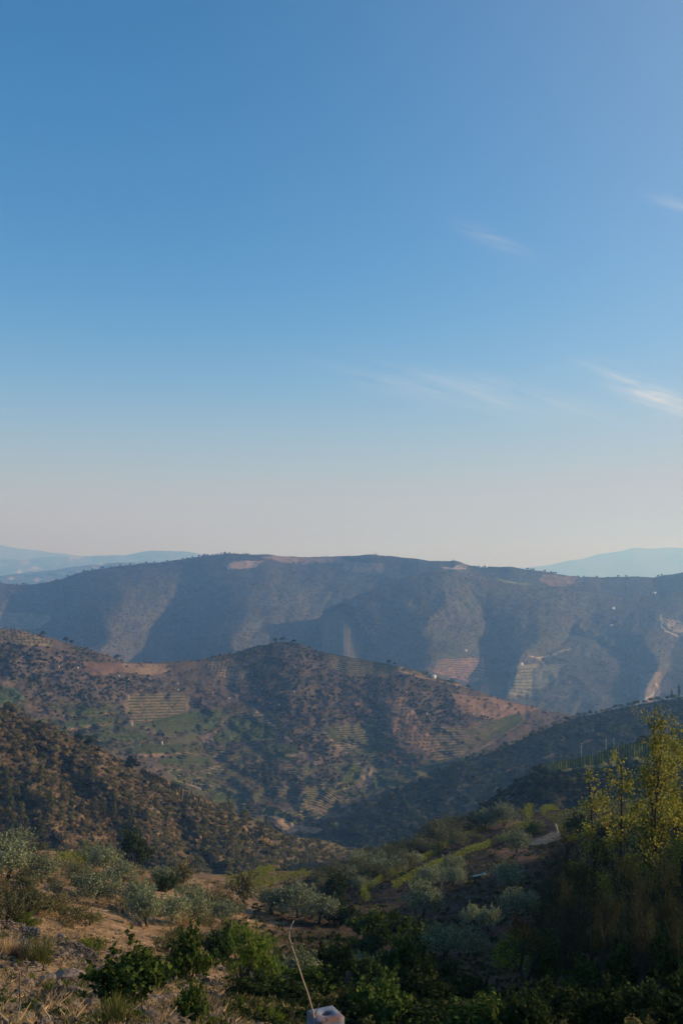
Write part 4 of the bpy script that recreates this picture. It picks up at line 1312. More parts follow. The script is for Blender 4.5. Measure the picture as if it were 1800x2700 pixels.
M['terrace_bank'] = plain_mat('terrace_bank', (0.13, 0.09, 0.062), (0.24, 0.165, 0.11), 0.15, 0.95)
contour_rows(mid, 'terrace_vines', 'vine_far', 0.0, 1.3, 0.9, 5, -0.12)
contour_rows(mid, 'terrace_banks', 'terrace_bank', 1.0, 0.9, 1.2, 5, -0.12)
for k, (t_, b_, n_) in enumerate([([(367, 2016), (383, 2060)], [(432, 2033), (450, 2075)], 9), ([(463, 2063), (460, 2110)], [(580, 2127), (574, 2141)], 15)]):
    vine_rows(left, t_, b_, n_, hgt=1.5, wid=0.7, mat='vine_rust', skip=0.15, seed=950 + k)
vine_rows(spur, [(1440, 2018), (1440, 2036)], [(1990, 1872), (1990, 1945)], 80, hgt=0.9, wid=0.8, mat='vine', skip=0.1, seed=970)
vine_rows(left, [(624, 2173), (660, 2222)], [(690, 2194), (716, 2224)], 8, hgt=1.1, wid=0.6, mat='vine_rust', skip=0.2, seed=980)
for k, (t_, b_, n_) in enumerate([([(1150, 1742), (1275, 1736)], [(1145, 1772), (1276, 1790)], 7), ([(1200, 1650), (1270, 1640)], [(1160, 1735), (1275, 1730)], 9), ([(1410, 1605), (1462, 1612)], [(1405, 1690), (1490, 1690)], 12), ([(1345, 1765), (1480, 1752)], [(1345, 1828), (1400, 1835)], 8), ([(1700, 1700), (1765, 1690)], [(1690, 1770), (1745, 1765)], 8)]):
    vine_rows(ridge2, t_, b_, n_, hgt=2.2, wid=2.2, mat='vine_far', skip=0.25, seed=990 + k)

# ---- scrub hill on the left: a mass of dry bushes, with pines and darker shrubs one can pick out
r3 = np.random.default_rng(61)


def left_dens(px, py):
    d = np.clip(0.75 + 0.5 * fbm(px * 0.02, py * 0.03, 3, 161), 0.2, 1)
    for q in ('r1', 'r2', 'r3'):
        d = np.where(inside(px, py, LP[q]), 0.0, d)
    return d


px, py = left.scatter(17000, left_dens, px0=-120, px1=958, r=r3)
P = left.at(px, py)
gk = np.clip((px - 350) / 400, 0, 0.6)
pid = np.where(r3.uniform(0, 1, len(P)) < gk + 0.3, 2, r3.choice([0, 1, 3, 4], len(P), p=[.38, .28, .22, .12]))
stuff('hillside_scrub', P, r3.uniform(1.0, 3.1, len(P)) * np.where(pid == 4, 1.2, 1), pid, SCRUBS, seed=9)


def two_part(name, label, cat, pr, p, sc, rz, group=None, parts=('trunk', 'crown'), zs=1.0):
    e = thing(name, label, cat, p, rz, (sc, sc, sc * zs), group)
    for nm, me_ in zip(parts, pr):
        link(nm, me_, e)
    return e


PL = [(40, 1990), (75, 1985), (20, 2100), (45, 2120), (75, 2130), (105, 2125), (130, 2135), (160, 2120), (190, 2110), (215, 2145), (245, 2160), (275, 2150), (300, 2170), (25, 2160), (60, 2180), (95, 2175), (130, 2190), (165, 2170),
      (260, 2110), (305, 2145), (345, 2150), (365, 2160), (385, 2165), (350, 2180), (20, 2060), (110, 2060), (140, 2075), (215, 2080), (240, 2060), (-10, 2150), (-20, 2090), (30, 2210), (70, 2215), (110, 2220)]
MARKS_ALL = MARKS
MARKS = [(60, 1985, 'the upper pine pair'), (30, 2110, 'the left edge'), (100, 2125, 'the dark gully of the scrub hill'), (190, 2110, 'the central scrub spur'), (270, 2150, 'the lower scrub slope'), (350, 2160, 'the right end of the pines'), (90, 2185, 'the olive trees at the left edge')]
pl_lab = tell_apart(PL, 'young green pine')
MARKS = MARKS_ALL
for k, (x, y) in enumerate(PL):
    p = left.at(x + r3.uniform(-4, 4), y)
    two_part('pine_tree', pl_lab[k], 'pine tree', PINES[k % 3], p, float(r3.uniform(6.0, 10.5)), r3.uniform(0, 6), 'pines on the scrub hillside')
for x, y, s_, lab, mt in [(348, 2022, 7.5, 'big rounded dark tree on the brow of the scrub hill', 4), (235, 1965, 6.5, 'dark bushy tree on the upper brow of the scrub hill', 4), (25, 1862, 6, 'green bush at the top of the scrub hill by the left edge', 2),
                          (210, 1950, 5, 'smaller dark bush left of the bushy tree on the upper brow', 4), (600, 2130, 6.5, 'olive green tree on the brow below the yellow field', 2), (645, 2145, 5.5, 'lower green tree right of the one below the yellow field', 2),
                          (700, 2185, 6, 'dull green tree beside the pale tan field', 2), (455, 2080, 5, 'dark shrub between the two rusty vineyards', 4), (440, 2092, 4, 'small shrub below the upper rusty vineyard', 2)]:
    p = left.at(x, y)
    thing('tree', lab, 'tree', p, r3.uniform(0, 6), s_, None, SCRUBS[mt])
rr_ = np.random.default_rng(65)
sh = []
for k in range(70):
    x = rr_.uniform(350, 860); y = np.interp(x, left.px, left.ry) + rr_.uniform(0.08, 0.95) * (np.interp(x, left.px, left.fy) - np.interp(x, left.px, left.ry))
    if any(inside(np.array([x]), np.array([y]), LP[q])[0] for q in LP) or y > 2400 - max(0, x - 560) * .5:
        continue
    sh.append((x, float(y)))
MARKS = [(410, 2045, 'the upper rusty vineyard'), (520, 2100, 'the lower rusty vineyard'), (670, 2195, 'the small rusty patch'), (528, 2240, 'the bare earth streak'), (440, 2180, 'the pale boulders of the scrub hill'), (780, 2230, 'the valley mouth'), (400, 2300, 'the oak'), (620, 2300, 'the rounded green tree'), (700, 2260, 'the hill foot')]
for (x, y), lab in zip(sh, tell_apart(sh, 'olive green shrub')):
    thing('shrub', lab, 'shrub', left.at(x, y), rr_.uniform(0, 6), float(rr_.uniform(3, 5.5)), 'green shrubs on the scrub hill', SCRUBS[2])
MARKS = MARKS_ALL

# ---- shaded ridges on the right
r4 = np.random.default_rng(71)
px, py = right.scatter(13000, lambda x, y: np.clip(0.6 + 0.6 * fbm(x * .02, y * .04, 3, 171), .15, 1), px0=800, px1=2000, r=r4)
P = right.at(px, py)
stuff('ridge_scrub', P, r4.uniform(1.6, 3.8, len(P)), r4.choice(5, len(P), p=[.0, .0, .10, .0, .90]), SCRUBS, seed=10)  # mostly the darkest leaves, picked to deepen the ridge's shade by colour
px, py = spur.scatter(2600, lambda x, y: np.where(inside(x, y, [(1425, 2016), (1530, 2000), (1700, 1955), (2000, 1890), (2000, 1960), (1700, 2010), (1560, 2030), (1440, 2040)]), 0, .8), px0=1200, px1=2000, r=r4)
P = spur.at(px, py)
stuff('spur_scrub', P, r4.uniform(1.3, 3.6, len(P)), r4.choice(5, len(P), p=[.0, .0, .15, .0, .85]), SCRUBS, seed=11)  # darkest leaves again, shade of the spur put into the colour
# trees along its crest
cr_lab = along(64, 'small dark tree along the shaded crest', ['lowest', 'lower middle', 'upper middle', 'highest'])
for k in range(64):
    x = 870 + (1800 - 870) * (k + r4.uniform(-.4, .4)) / 64
    p = right.at(x, np.interp(x, right.px, right.ry) + 2)
    thing('tree', cr_lab[k], 'tree', p, r4.uniform(0, 6), float(r4.uniform(4, 7.5)), 'trees along the shaded crest', OLIVES_FAR[int(r4.choice([0, 2, 3]))])


def cypress_mesh(seed):
    r = np.random.default_rng(seed)
    cl = [(r.normal(0, .02), r.normal(0, .02), t, 0.085 * math.sin(math.pi * min(1, (1.03 - t) * 1.1)) ** .6 + 0.015, 0.09) for t in np.linspace(0.08, 0.95, 14)]
    P, d = clump_points(cl, 420, r, 0.5)
    V, q = leaf_cards(P, d, 0.07, 0.035, 0.9, r)
    g = Geo(); g.tube([(0, 0, -0.05), (0, 0, 0.4)], [0.02, 0.012], 5)
    return g.build('cypress_trunk', M['bark']), mesh('cypress_crown', V, q, M['dark_green'])


CY = cypress_mesh(5)
for x, h_, lab in [(1770, 10.5, 'shorter of two slim dark cypresses on the right skyline'), (1789, 13.5, 'taller of two slim dark cypresses on the right skyline')]:
    p = right.at(x, np.interp(x, right.px, right.ry) + 2)
    two_part('cypress_tree', lab, 'cypress', CY, p, h_, 0.3)
# utility poles
PG = Geo(); PG.tube([(0, 0, -.5), (0, 0, 8)], [.16, .11], 6); POLE = PG.build('pole_shaft', M['grey_pole'])
PG = Geo(); PG.box((0, 0, 7.6), (1.4, .1, .1)); ARM = PG.build('cross_arm', M['grey_pole'])
for x, y, lab in [(1532, 2000, 'pale utility pole at the left end of the spur vineyard'), (1597, 1980, 'pale utility pole in the middle of the spur vineyard crest'), (1617, 1974, 'thin utility pole right of the middle one on the spur crest'),
                  (1757, 1940, 'utility pole behind the tall poplar on the spur crest')]:
    p = spur.at(x, y)
    two_part('utility_pole', lab, 'utility pole', (POLE, ARM), p, 0.72 if x != 1617 else .62, 0.4, parts=('shaft', 'cross_arm'))

# ------------------------------------------------------------------ the near slopes
r5 = np.random.default_rng(81)


def size_m(p, px_):       # metres for a width of px_ photo pixels at p
    return px_ / pxscale(p)


def olive(x, y, wpx, label, group, zs=0.95, big=None, kind=None):
    p = on_ground(x, y)
    w = size_m(p, wpx)
    pr = (OLIVES_BIG if (big or (big is None and wpx > 70)) else OLIVES)
    pr = pr[int(r5.integers(len(pr)))]
    return two_part('olive_tree', label, 'olive tree', pr, p - np.array([0, 0, 0.03]), w * 1.12, r5.uniform(0, 6), group, zs=zs)


GLT = 'olive trees on the left terraces'
for x, y, w, lab, zs in [
        (18, 2322, 112, 'large silvery olive tree at the left edge, above the dark hedge', .95), (112, 2330, 74, 'olive tree with a forked trunk beside the end of the upper stone wall', 1.0),
        (40, 2262, 85, 'grey-green olive crown at the left edge, highest of the left terraces', .9), (105, 2268, 52, 'small round olive tree just below the scrub hill, left of the yellow vines', .9),
        (235, 2288, 66, 'pale olive tree at the right end of the yellow-green vines', .9), (272, 2312, 84, 'dark full olive tree with a spiky top beside the oak', .95),
        (255, 2384, 104, 'spreading olive tree with a thick visible trunk in the middle of the terrace wall', .85), (190, 2330, 60, 'low olive tree behind the one with the thick trunk', .8),
        (325, 2335, 70, 'dull olive tree half hidden between the dark full one and the silvery pair', .8), (362, 2408, 88, 'olive tree at the back of the silvery pair', .95),
        (388, 2446, 90, 'silvery olive tree with a slim bare trunk and a shadow on the tan ground', 1.05), (455, 2440, 82, 'brightest silvery olive tree, right of the slim-trunked one', 1.0),
        (505, 2438, 84, 'tall dull olive tree right of the brightest silvery one', 1.15), (585, 2440, 84, 'low wide olive bush at the right end of the left terrace', .75),
        (555, 2408, 60, 'pale olive tree behind the low wide one', .9), (430, 2345, 62, 'brownish olive tree below the scrub hill', .95)]:
    olive(x, y, w, lab, GLT, zs, big=(w > 60))

GRT = 'olive trees on the right hand slope'
OL_R = [(1278, 2188, 54, 'left of the two round olive trees on the crest by the dirt track', 1.0, 1), (1330, 2180, 58, 'right and taller of the two round olive trees on the crest by the dirt track', 1.05, 1),
        (1362, 2250, 60, 'round olive tree with a dark trunk, standing left of the pale track', 1.0, 1), (1408, 2142, 56, 'low olive tree behind the clipped vines on the crest', .7, 0),
        (1222, 2208, 54, 'olive tree at the upper end of the first vine row', .9, 0), (1150, 2215, 50, 'olive tree with dark stems below the yellow-brown tree', .95, 0),
        (1183, 2195, 44, 'pale olive tree under the bright green crown on the crest', .9, 0), (1110, 2240, 40, 'slim olive tree left of the upper vine row', 1.0, 0),
        (1062, 2285, 46, 'pale olive tree halfway along the upper vine row', .85, 0), (1092, 2285, 42, 'smaller olive tree close to the upper vine row', .85, 0),
        (985, 2315, 48, 'pale olive tree above the hooked end of the vine row', .95, 0), (1025, 2255, 40, 'olive tree on the left part of the upper slope, below the reddish tree', .9, 0),
        (1195, 2300, 52, 'olive tree growing against the lower vine row', .85, 1), (1138, 2335, 62, 'dull olive tree below the middle of the lower vine row', .85, 1),
        (1195, 2335, 56, 'shaded olive tree below the lower vine row, right of the dull one', .85, 1), (1112, 2432, 88, 'grey olive tree with several bare stems in the middle of the shaded slope', 1.2, 1),
        (1338, 2352, 78, 'olive tree with lit tips beside the turquoise sheet', .95, 1), (1365, 2420, 84, 'grey olive tree with lit tips below the one by the turquoise sheet', .9, 1),
        (1245, 2455, 60, 'left of two small olive trees with bright upright tips', 1.1, 1), (1292, 2460, 56, 'right of two small olive trees with bright upright tips', 1.15, 1),
        (1165, 2540, 110, 'wide olive tree with bright tips above the dark bushes', .9, 1), (1235, 2520, 80, 'olive tree right of the wide one, in deep shade', .95, 1),
        (1080, 2540, 74, 'small olive tree left of the wide one', .9, 1), (1010, 2575, 70, 'olive bush with pale tips rising from the dark bushes', .9, 1), (950, 2590, 60, 'feathery olive shoot among the dark bushes', 1.2, 1),
        (715, 2408, 82, 'left of three olive trees behind the tip of the bare cane', .8, 1), (785, 2420, 92, 'brightest of three olive trees behind the tip of the bare cane', .95, 1), (840, 2440, 92, 'right of three olive trees behind the tip of the bare cane, half in shade', .85, 1),
        (858, 2362, 52, 'small pale olive tree left of the brown-topped bush', .85, 0), (880, 2345, 40, 'small grey olive tree above the brown-topped bush', .85, 0),
        (795, 2598, 96, 'grey-green olive bush crossed by the bare cane', .9, 1)]
for x, y, w, lab, zs, big in OL_R:
    olive(x, y, w, lab, GRT, zs, big=bool(big))
k = 0
hand = [(o[0], o[1]) for o in OL_R]
tries = 0
fill = []
while len(fill) < 84 and tries < 9000:
    tries += 1
    x = r5.uniform(840, 1250); y = r5.uniform(2195, 2350)
    if y < 2320 - (x - 880) * 0.36 or y > 2350 - (x - 960) * 0.42 or any(math.hypot(x - a_, (y - b_) * 1.7) < 18 for a_, b_ in hand):
        continue
    if near_line(np.array([x]), np.array([y - 8.0]), [(962, 2360), (1000, 2335), (1060, 2305), (1120, 2272), (1180, 2235), (1250, 2205), (1330, 2168)])[0] < 13 or near_line(np.array([x]), np.array([y - 10.0]), [(1035, 2352), (1100, 2318), (1160, 2288), (1230, 2258), (1345, 2212)])[0] < 13:
        continue
    hand.append((x, y)); fill.append((x, y))
rows_ = {}
for x, y in fill:
    rows_.setdefault(0 if y < 2235 else 1 if y < 2275 else 2, []).append((x, y))
RN = ['the crest', 'the middle', 'the foot']
for rk, lst in rows_.items():
    lst.sort()
    for q_, (x, y) in enumerate(lst):
        o_ = ORD[q_] if q_ < len(ORD) else 'last'
        lab = 'small grey-green olive tree, %s from the left along %s of the crowded right slope' % (o_, RN[rk])
        olive(x, y, r5.uniform(42, 62), lab, GRT, r5.uniform(.75, 1.0), big=False)


# ---- broad leaved bushes and other plants
def bushmesh(seed, n, mat, leaf, ratio=0.6, h=0.8, clumps=9, up=0.3, shoots=45):
    return make_bush(seed, n, mat, 1.0, h, leaf, ratio, clumps, up, 'foliage', shoots)


STEM = Geo()
for a_ in range(5):
    STEM.tube([(0, 0, -.1), (0.12 * math.cos(a_ * 1.3), 0.12 * math.sin(a_ * 1.3), .25), (0.25 * math.cos(a_ * 1.3), 0.25 * math.sin(a_ * 1.3), .5)], [.02, .014, .006], 4)
STEMS = STEM.build('stems', M['bark'])
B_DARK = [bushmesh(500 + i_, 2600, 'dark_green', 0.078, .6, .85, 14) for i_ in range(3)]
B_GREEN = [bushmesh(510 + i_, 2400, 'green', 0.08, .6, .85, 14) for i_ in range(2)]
B_FIG = bushmesh(520, 2200, 'green', 0.07, 0.8, 0.75, 16)
B_FRESH = bushmesh(530, 2600, 'fresh', 0.075, 0.3, 0.95, 10, 1.0)
B_LIME = bushmesh(531, 1500, 'lime', 0.06, 0.5, 1.0, 8, .5)
B_RUSS = bushmesh(532, 1000, 'russet', 0.07, 0.6, 1.0, 8, .5)
B_TWIG = bushmesh(533, 2400, 'twiggy', 0.045, 0.5, 1.3, 12, .6)
B_HEDGE = bushmesh(534, 4200, 'olive_dark', 0.05, 0.5, 0.9, 12, .3)
B_OAK = bushmesh(535, 2200, 'dark_green', 0.065, 0.6, 1.1, 12, .2)
B_MID = bushmesh(536, 1500, 'scrub_green', 0.07, 0.6, 1.0, 9, .4)


def bush(name, x, y, wpx, hpx, me_, label, cat, group=None, stems=True):
    p = on_ground(x, y)
    w = size_m(p, wpx); h = size_m(p, hpx)
    e = thing(name, label, cat, p, r5.uniform(0, 6), (w, w, h / 0.85), group)
    link('foliage', me_, e)
    if stems:
        link('stems', STEMS, e)
    return e


for nm, x, y, w, h, me_, lab, cat in [
        ('bush', 360, 2648, 250, 175, B_FIG, 'big glossy dark green bush behind the foreground rocks', 'bush'), ('bush', 500, 2600, 130, 170, B_GREEN[0], 'tall leafy bush with an upright shoot right of the big glossy one', 'bush'),
        ('bush', 640, 2600, 180, 160, B_FRESH, 'bright green bush of narrow upright leaves left of the cane', 'bush'), ('bush', 590, 2535, 120, 95, B_DARK[0], 'almost black round bush behind the bright green one', 'bush'),
        ('bush', 700, 2570, 120, 110, B_FRESH, 'yellowish green bush at the right side of the bright green one', 'bush'),
        ('oak_tree', 350, 2292, 86, 98, B_OAK, 'dark green oak at the foot of the scrub hill', 'tree'), ('bush', 440, 2352, 62, 56, B_DARK[1], 'dark green bush behind the silvery olive pair', 'bush'),
        ('tree', 640, 2378, 78, 84, B_MID, 'rounded green tree below the end of the vine slope', 'tree'), ('bush', 480, 2330, 70, 60, B_MID, 'dull green bush at the foot of the scrub hill', 'bush'),
        ('bush', 890, 2392, 84, 76, B_OAK, 'dark bush with a brownish top left of the hooked vine row', 'bush'), ('bush', 900, 2440, 100, 70, B_DARK[0], 'wide dark bush below the brown-topped one', 'bush'),
        ('bush', 985, 2480, 120, 84, B_GREEN[1], 'deep green bush in the shaded gully', 'bush'), ('bush', 1065, 2500, 130, 90, B_DARK[2], 'dark rounded bush in the middle of the shaded gully', 'bush'),
        ('bush', 955, 2530, 110, 80, B_DARK[1], 'black-green bush at the left edge of the shaded gully', 'bush'), ('bush', 925, 2560, 80, 56, B_GREEN[0], 'small leafy bush right of the cane at the edge of the gully', 'bush'),
        ('bush', 1338, 2560, 92, 92, B_LIME, 'lime green bush glowing in front of the dark thicket', 'bush'), ('bush', 1372, 2520, 80, 120, B_RUSS, 'rust brown bush behind the lime green one', 'bush'),
        ('tree', 1070, 2212, 52, 50, B_RUSS, 'reddish brown tree on the crest of the right slope', 'tree'), ('tree', 1136, 2190, 54, 54, B_MID, 'yellow-brown tree on the crest right of the reddish one', 'tree'),
        ('tree', 1212, 2178, 46, 40, B_LIME, 'bright green crown on the crest left of the round olive pair', 'tree'), ('bush', 1520, 2215, 70, 74, B_DARK[2], 'black-green bush right of the pale track', 'bush'),
        ('bush', 1505, 2228, 40, 34, B_LIME, 'small yellow-green bush in front of the black-green one', 'bush'), ('bush', 1405, 2205, 40, 40, B_GREEN[0], 'small dark bush left of the pale track', 'bush'),
        ('hedge', 50, 2432, 140, 130, B_HEDGE, 'dense brown-green hedge at the left edge', 'hedge'), ('hedge', 10, 2440, 90, 100, B_HEDGE, 'end of the hedge cut by the left edge', 'hedge'),
        ('shrub', 65, 2448, 80, 36, B_FRESH, 'low yellow-green shrub at the foot of the left hedge', 'shrub'), ('shrub', 150, 2408, 90, 34, B_MID, 'low dull shrub right of the left hedge', 'shrub'),
        ('shrub', 235, 2440, 70, 34, B_MID, 'low dry shrub around the thin stake on the terrace', 'shrub'), ('shrub', 240, 2512, 90, 44, B_LIME, 'yellowish leafy shrub left of the big glossy bush', 'shrub'),
        ('shrub', 590, 2505, 90, 50, B_HEDGE, 'grey-green shrub below the low wide olive bush', 'shrub'), ('shrub', 440, 2510, 80, 46, B_MID, 'brownish shrub behind the tall leafy bush', 'shrub'),
        ('sapling', 510, 2706, 95, 120, B_GREEN[1], 'young leafy sapling with a thin stem at the bottom, left of the post', 'sapling'),
        ('weed', 636, 2668, 24, 44, B_FRESH, 'upright light green weed, left of three by the post', 'weed'), ('weed', 678, 2690, 34, 40, B_LIME, 'upright light green weed, middle of three by the post', 'weed'), ('weed', 722, 2700, 50, 44, B_LIME, 'widest light green weed, right of three by the post', 'weed'),
        ('weed', 565, 2720, 60, 40, B_FRESH, 'light green weed at the bottom edge between sapling and post', 'weed'), ('weed', 1098, 2705, 22, 34, B_LIME, 'bright green weed at the bottom edge right of the post', 'weed')]:
    bush(nm, x, y, w, h, me_, lab, cat)
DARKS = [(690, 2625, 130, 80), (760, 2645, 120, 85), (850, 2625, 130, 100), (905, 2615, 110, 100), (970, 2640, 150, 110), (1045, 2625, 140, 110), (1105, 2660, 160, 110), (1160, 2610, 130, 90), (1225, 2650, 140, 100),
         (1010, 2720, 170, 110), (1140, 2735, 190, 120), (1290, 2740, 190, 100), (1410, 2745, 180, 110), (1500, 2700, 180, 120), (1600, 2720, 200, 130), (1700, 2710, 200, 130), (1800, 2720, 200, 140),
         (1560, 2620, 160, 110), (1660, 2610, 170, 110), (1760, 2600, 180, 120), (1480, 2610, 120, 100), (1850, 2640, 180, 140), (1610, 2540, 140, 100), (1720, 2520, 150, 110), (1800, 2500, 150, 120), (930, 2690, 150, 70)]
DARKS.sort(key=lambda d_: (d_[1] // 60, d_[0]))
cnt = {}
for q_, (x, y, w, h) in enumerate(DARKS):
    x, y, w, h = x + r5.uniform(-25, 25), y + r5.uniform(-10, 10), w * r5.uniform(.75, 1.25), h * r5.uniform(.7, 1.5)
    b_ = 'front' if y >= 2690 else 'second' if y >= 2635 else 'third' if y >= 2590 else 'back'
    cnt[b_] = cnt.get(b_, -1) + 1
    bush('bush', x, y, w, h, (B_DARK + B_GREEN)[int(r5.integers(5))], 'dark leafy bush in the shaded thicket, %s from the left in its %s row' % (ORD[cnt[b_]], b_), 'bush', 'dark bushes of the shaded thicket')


# ---- vines on the right slope: each row a thing with its leaves and stakes
def vine_row(line, label, h=1.5, wid=0.55, dens=26, mat='vine', leaf=0.24, group='vine rows on the right slope'):
    P = np.array([on_ground(x, y) for x, y in line])
    seg = np.linalg.norm(np.diff(P, axis=0), axis=1); L = seg.sum()
    t = np.concatenate([[0], np.cumsum(seg)]) / L
    n = int(L * dens)
    s = r5.uniform(0, 1, n)
    C_ = np.stack([np.interp(s, t, P[:, i_]) for i_ in range(3)], -1)
    hh = 0.55 + 0.45 * vnoise(s * L * 0.8, s * 0, 5)
    C_[:, 2] = ground_z(C_[:, 0], C_[:, 1]) + 0.25 + r5.uniform(0, 1, n) ** 0.8 * (h - .2) * (0.7 + .5 * hh)
    C_[:, :2] += r5.normal(0, wid * 0.38, (n, 2))
    V, q = leaf_cards(C_ - P[0], r5.normal(0, 1, (n, 3)), leaf, leaf * .8, 0.2, r5)
    e = thing('vine_row', label, 'vine row', P[0], 0, 1, group)
    link('leaves', mesh('vine_leaves', V, q, M[mat]), e)
    g = Geo(); g.tube([(0, 0, -.3), (0, 0, h + .1)], .045, 5)
    stake = g.build('stake', M['wood'])
    for k_ in range(int(L / 6) + 1):
        f = min(1, k_ * 6 / L)
        b_ = np.array([np.interp(f, t, P[:, i_]) for i_ in range(3)])
        b_[2] = float(ground_z(b_[0], b_[1]))
        link('stake', stake, e, tuple(b_ - P[0]))
    return e


vine_row([(970, 2385), (956, 2368), (962, 2356), (1000, 2335), (1060, 2305), (1120, 2272), (1180, 2235), (1250, 2205), (1310, 2180), (1330, 2168)], 'long upper vine row with a hooked lower end, yellowing along its top', dens=70, wid=.45, h=1.3, leaf=.2)
vine_row([(1035, 2352), (1100, 2318), (1160, 2288), (1230, 2258), (1290, 2236), (1345, 2212)], 'long lower vine row ending left of the round olive by the track', dens=80, wid=.55, h=1.4, leaf=.2)
vine_row([(1352, 2190), (1395, 2188), (1434, 2186)], 'short thick vine row between the two round olives and the pale track', dens=60, wid=.9)
vine_row([(1386, 2172), (1398, 2152)], 'stubby block of vines by the bend of the dirt track', dens=80, wid=1.3, h=2.6)
vine_row([(1330, 2186), (1334, 2170)], 'short upright tuft of vines at the top of the upper row', dens=60, wid=.8, h=2.2)
for k_ in range(9):
    x0, y0 = 1424 + k_ * 7, 2150 + k_ * 7.5
    x1, y1 = 1850, 2062 + k_ * 15
    vine_row([(x0, y0), (0.5 * (x0 + x1), 0.5 * (y0 + y1) - 6), (x1, y1)], 'yellow-green vine row behind the poplars, %s from the top of the right-hand vineyard' % ORD[k_], dens=42, wid=.5, h=1.3, leaf=.2)
for k_ in range(4):
    vine_row([(598 + k_ * 14, 2335 + k_ * 8), (680 + k_ * 16, 2312 + k_ * 8), (785 + k_ * 12, 2285 + k_ * 10)], 'dark vine row on the slope above the gully, %s from the top' % ORD[k_], dens=40, wid=.4, h=1.2, leaf=.2)
vine_row([(150, 2286), (195, 2288), (240, 2292)], 'short yellow-green vine row on the left terrace', dens=60, wid=1.2, h=1.9, group=None)


# ---- poplars and the thin brown thicket at the right
def make_poplar(seed, H, nb, nl, mat, spread=0.30, leaf=0.075, twin=False, bare=0.22, trunk_r=0.075):
    r = np.random.default_rng(seed)
    g = Geo(); ctr = []
    leaders = [(0.0, 0.0, 1.0)] + ([(0.35, 0.1, 0.97)] if twin else [])
    for lx, ly, lh in leaders:
        s = np.linspace(0, 1, 9)
        pts = np.stack([lx * np.clip(s - .35, 0, 1) * 1.3 + 0.10 * np.sin(s * 5 + seed), ly * s + 0.08 * np.cos(s * 4 + seed), s * H * lh], -1)
        pts[0, 2] = -0.3
        g.tube(pts, np.linspace(trunk_r, 0.010, 9), 6)
        for b_ in range(nb):
            t = r.uniform(bare, 0.95)
            base = np.array([np.interp(t, s, pts[:, i_]) for i_ in range(3)])
            a = r.uniform(0, 6.283); ln = H * (spread * (1.08 - t) + 0.05) * r.uniform(.6, 1.15)
            tilt = r.uniform(0.35, 0.75)
            d = np.array([math.cos(a) * math.sin(tilt), math.sin(a) * math.sin(tilt), math.cos(tilt)])
            u = np.linspace(0, 1, 5)[:, None]
            bp = base + d * ln * u + np.array([0, 0, 0.14]) * ln * u * u
            g.tube(bp, np.linspace(0.022 * (1.2 - t) + .004, 0.003, 5), 4, cap=False)
            k_ = max(3, int(ln * 7))
            for i_ in range(k_):
                f = r.uniform(.25, 1.0)
                c = base + d * ln * f + np.array([0, 0, .14]) * ln * f * f
                tw = unit(d + r.normal(0, .6, 3)) * r.uniform(.15, .45)
                g.tube(np.array([c, c + tw * .6, c + tw]), [.005, .004, .002], 3, cap=False)
                ctr += [c + tw * v_ for v_ in (.35, .6, .8, 1.0, 1.1)]
    ctr = np.array(ctr)
    P = ctr[r.integers(0, len(ctr), nl)] + r.normal(0, .085, (nl, 3))
    V, q = leaf_cards(P, r.normal(0, 1, (nl, 3)), leaf, leaf * .85, -.3, r)
    return g.build('trunk_and_branches', M['bark']), mesh('poplar_leaves', V, q, M[mat])


POP = [make_poplar(3, 9.2, 34, 5400, 'poplar', .20, .085, True), make_poplar(5, 8.6, 32, 4300, 'poplar', .21, .085), make_poplar(8, 6.6, 20, 2200, 'poplar', .18, .075)]
THIN = [make_poplar(12, 6.0, 40, 5200, 'twiggy', .36, .05, False, .08, .05), make_poplar(14, 5.4, 38, 5000, 'twiggy', .42, .05, True, .06, .05)]


def poplar(pr, x, y, d, H0, top, label, cat='poplar', name='poplar_tree', group=None, rz=0):
    P = at(x, y, d); z0 = float(ground_z(P[0], P[1]))
    ztop = at(x, top, d)[2]
    s_ = (ztop - z0) / H0
    return two_part(name, label, cat, pr, (P[0], P[1], z0), s_, rz, group, parts=('trunk', 'leaves'))


poplar(POP[0], 1728, 2500, 35, 9.2, 1872, 'tallest poplar with two leaders and sunlit yellow-green leaves', rz=0.0)
poplar(POP[1], 1806, 2500, 36, 8.6, 1925, 'sunlit poplar cut by the right edge of the picture', rz=1)
poplar(POP[2], 1560, 2480, 42, 6.6, 2030, 'slender shorter poplar rising in front of the spur, left of the tallest', rz=2)
poplar(POP[2], 1640, 2480, 38, 6.6, 1975, 'thin poplar between the slender short one and the tallest', rz=4)
poplar(POP[1], 1770, 2480, 44, 8.6, 1960, 'poplar standing behind the tallest, filling the gap to the right edge', rz=3)
TH = [(1450, 45, 2255, 0, 'leftmost bare-stemmed thin tree of the brown thicket'), (1500, 40, 2200, 1, 'thin brown tree in front of the black-green bush'), (1545, 36, 2230, 0, 'thin brown tree below the slender poplar'),
      (1600, 42, 2170, 1, 'thin brown tree beneath the right-hand vineyard'), (1650, 34, 2200, 0, 'thin brown tree left of the tallest poplar trunk'), (1700, 40, 2160, 1, 'thin brown tree just behind the tallest poplar trunk'),
      (1750, 32, 2220, 0, 'thin brown tree right of the tallest poplar trunk'), (1800, 38, 2170, 1, 'thin brown tree under the poplar at the right edge'), (1430, 40, 2350, 0, 'low thin brown tree above the forked trunk'),
      (1490, 33, 2330, 1, 'thin brown tree right of the forked trunk'), (1590, 30, 2320, 0, 'nearest thin brown tree of the thicket'), (1690, 29, 2330, 1, 'thin brown tree above the leafy bushes at the right'), (1790, 28, 2330, 0, 'thin brown tree at the right edge above the leafy bushes')]
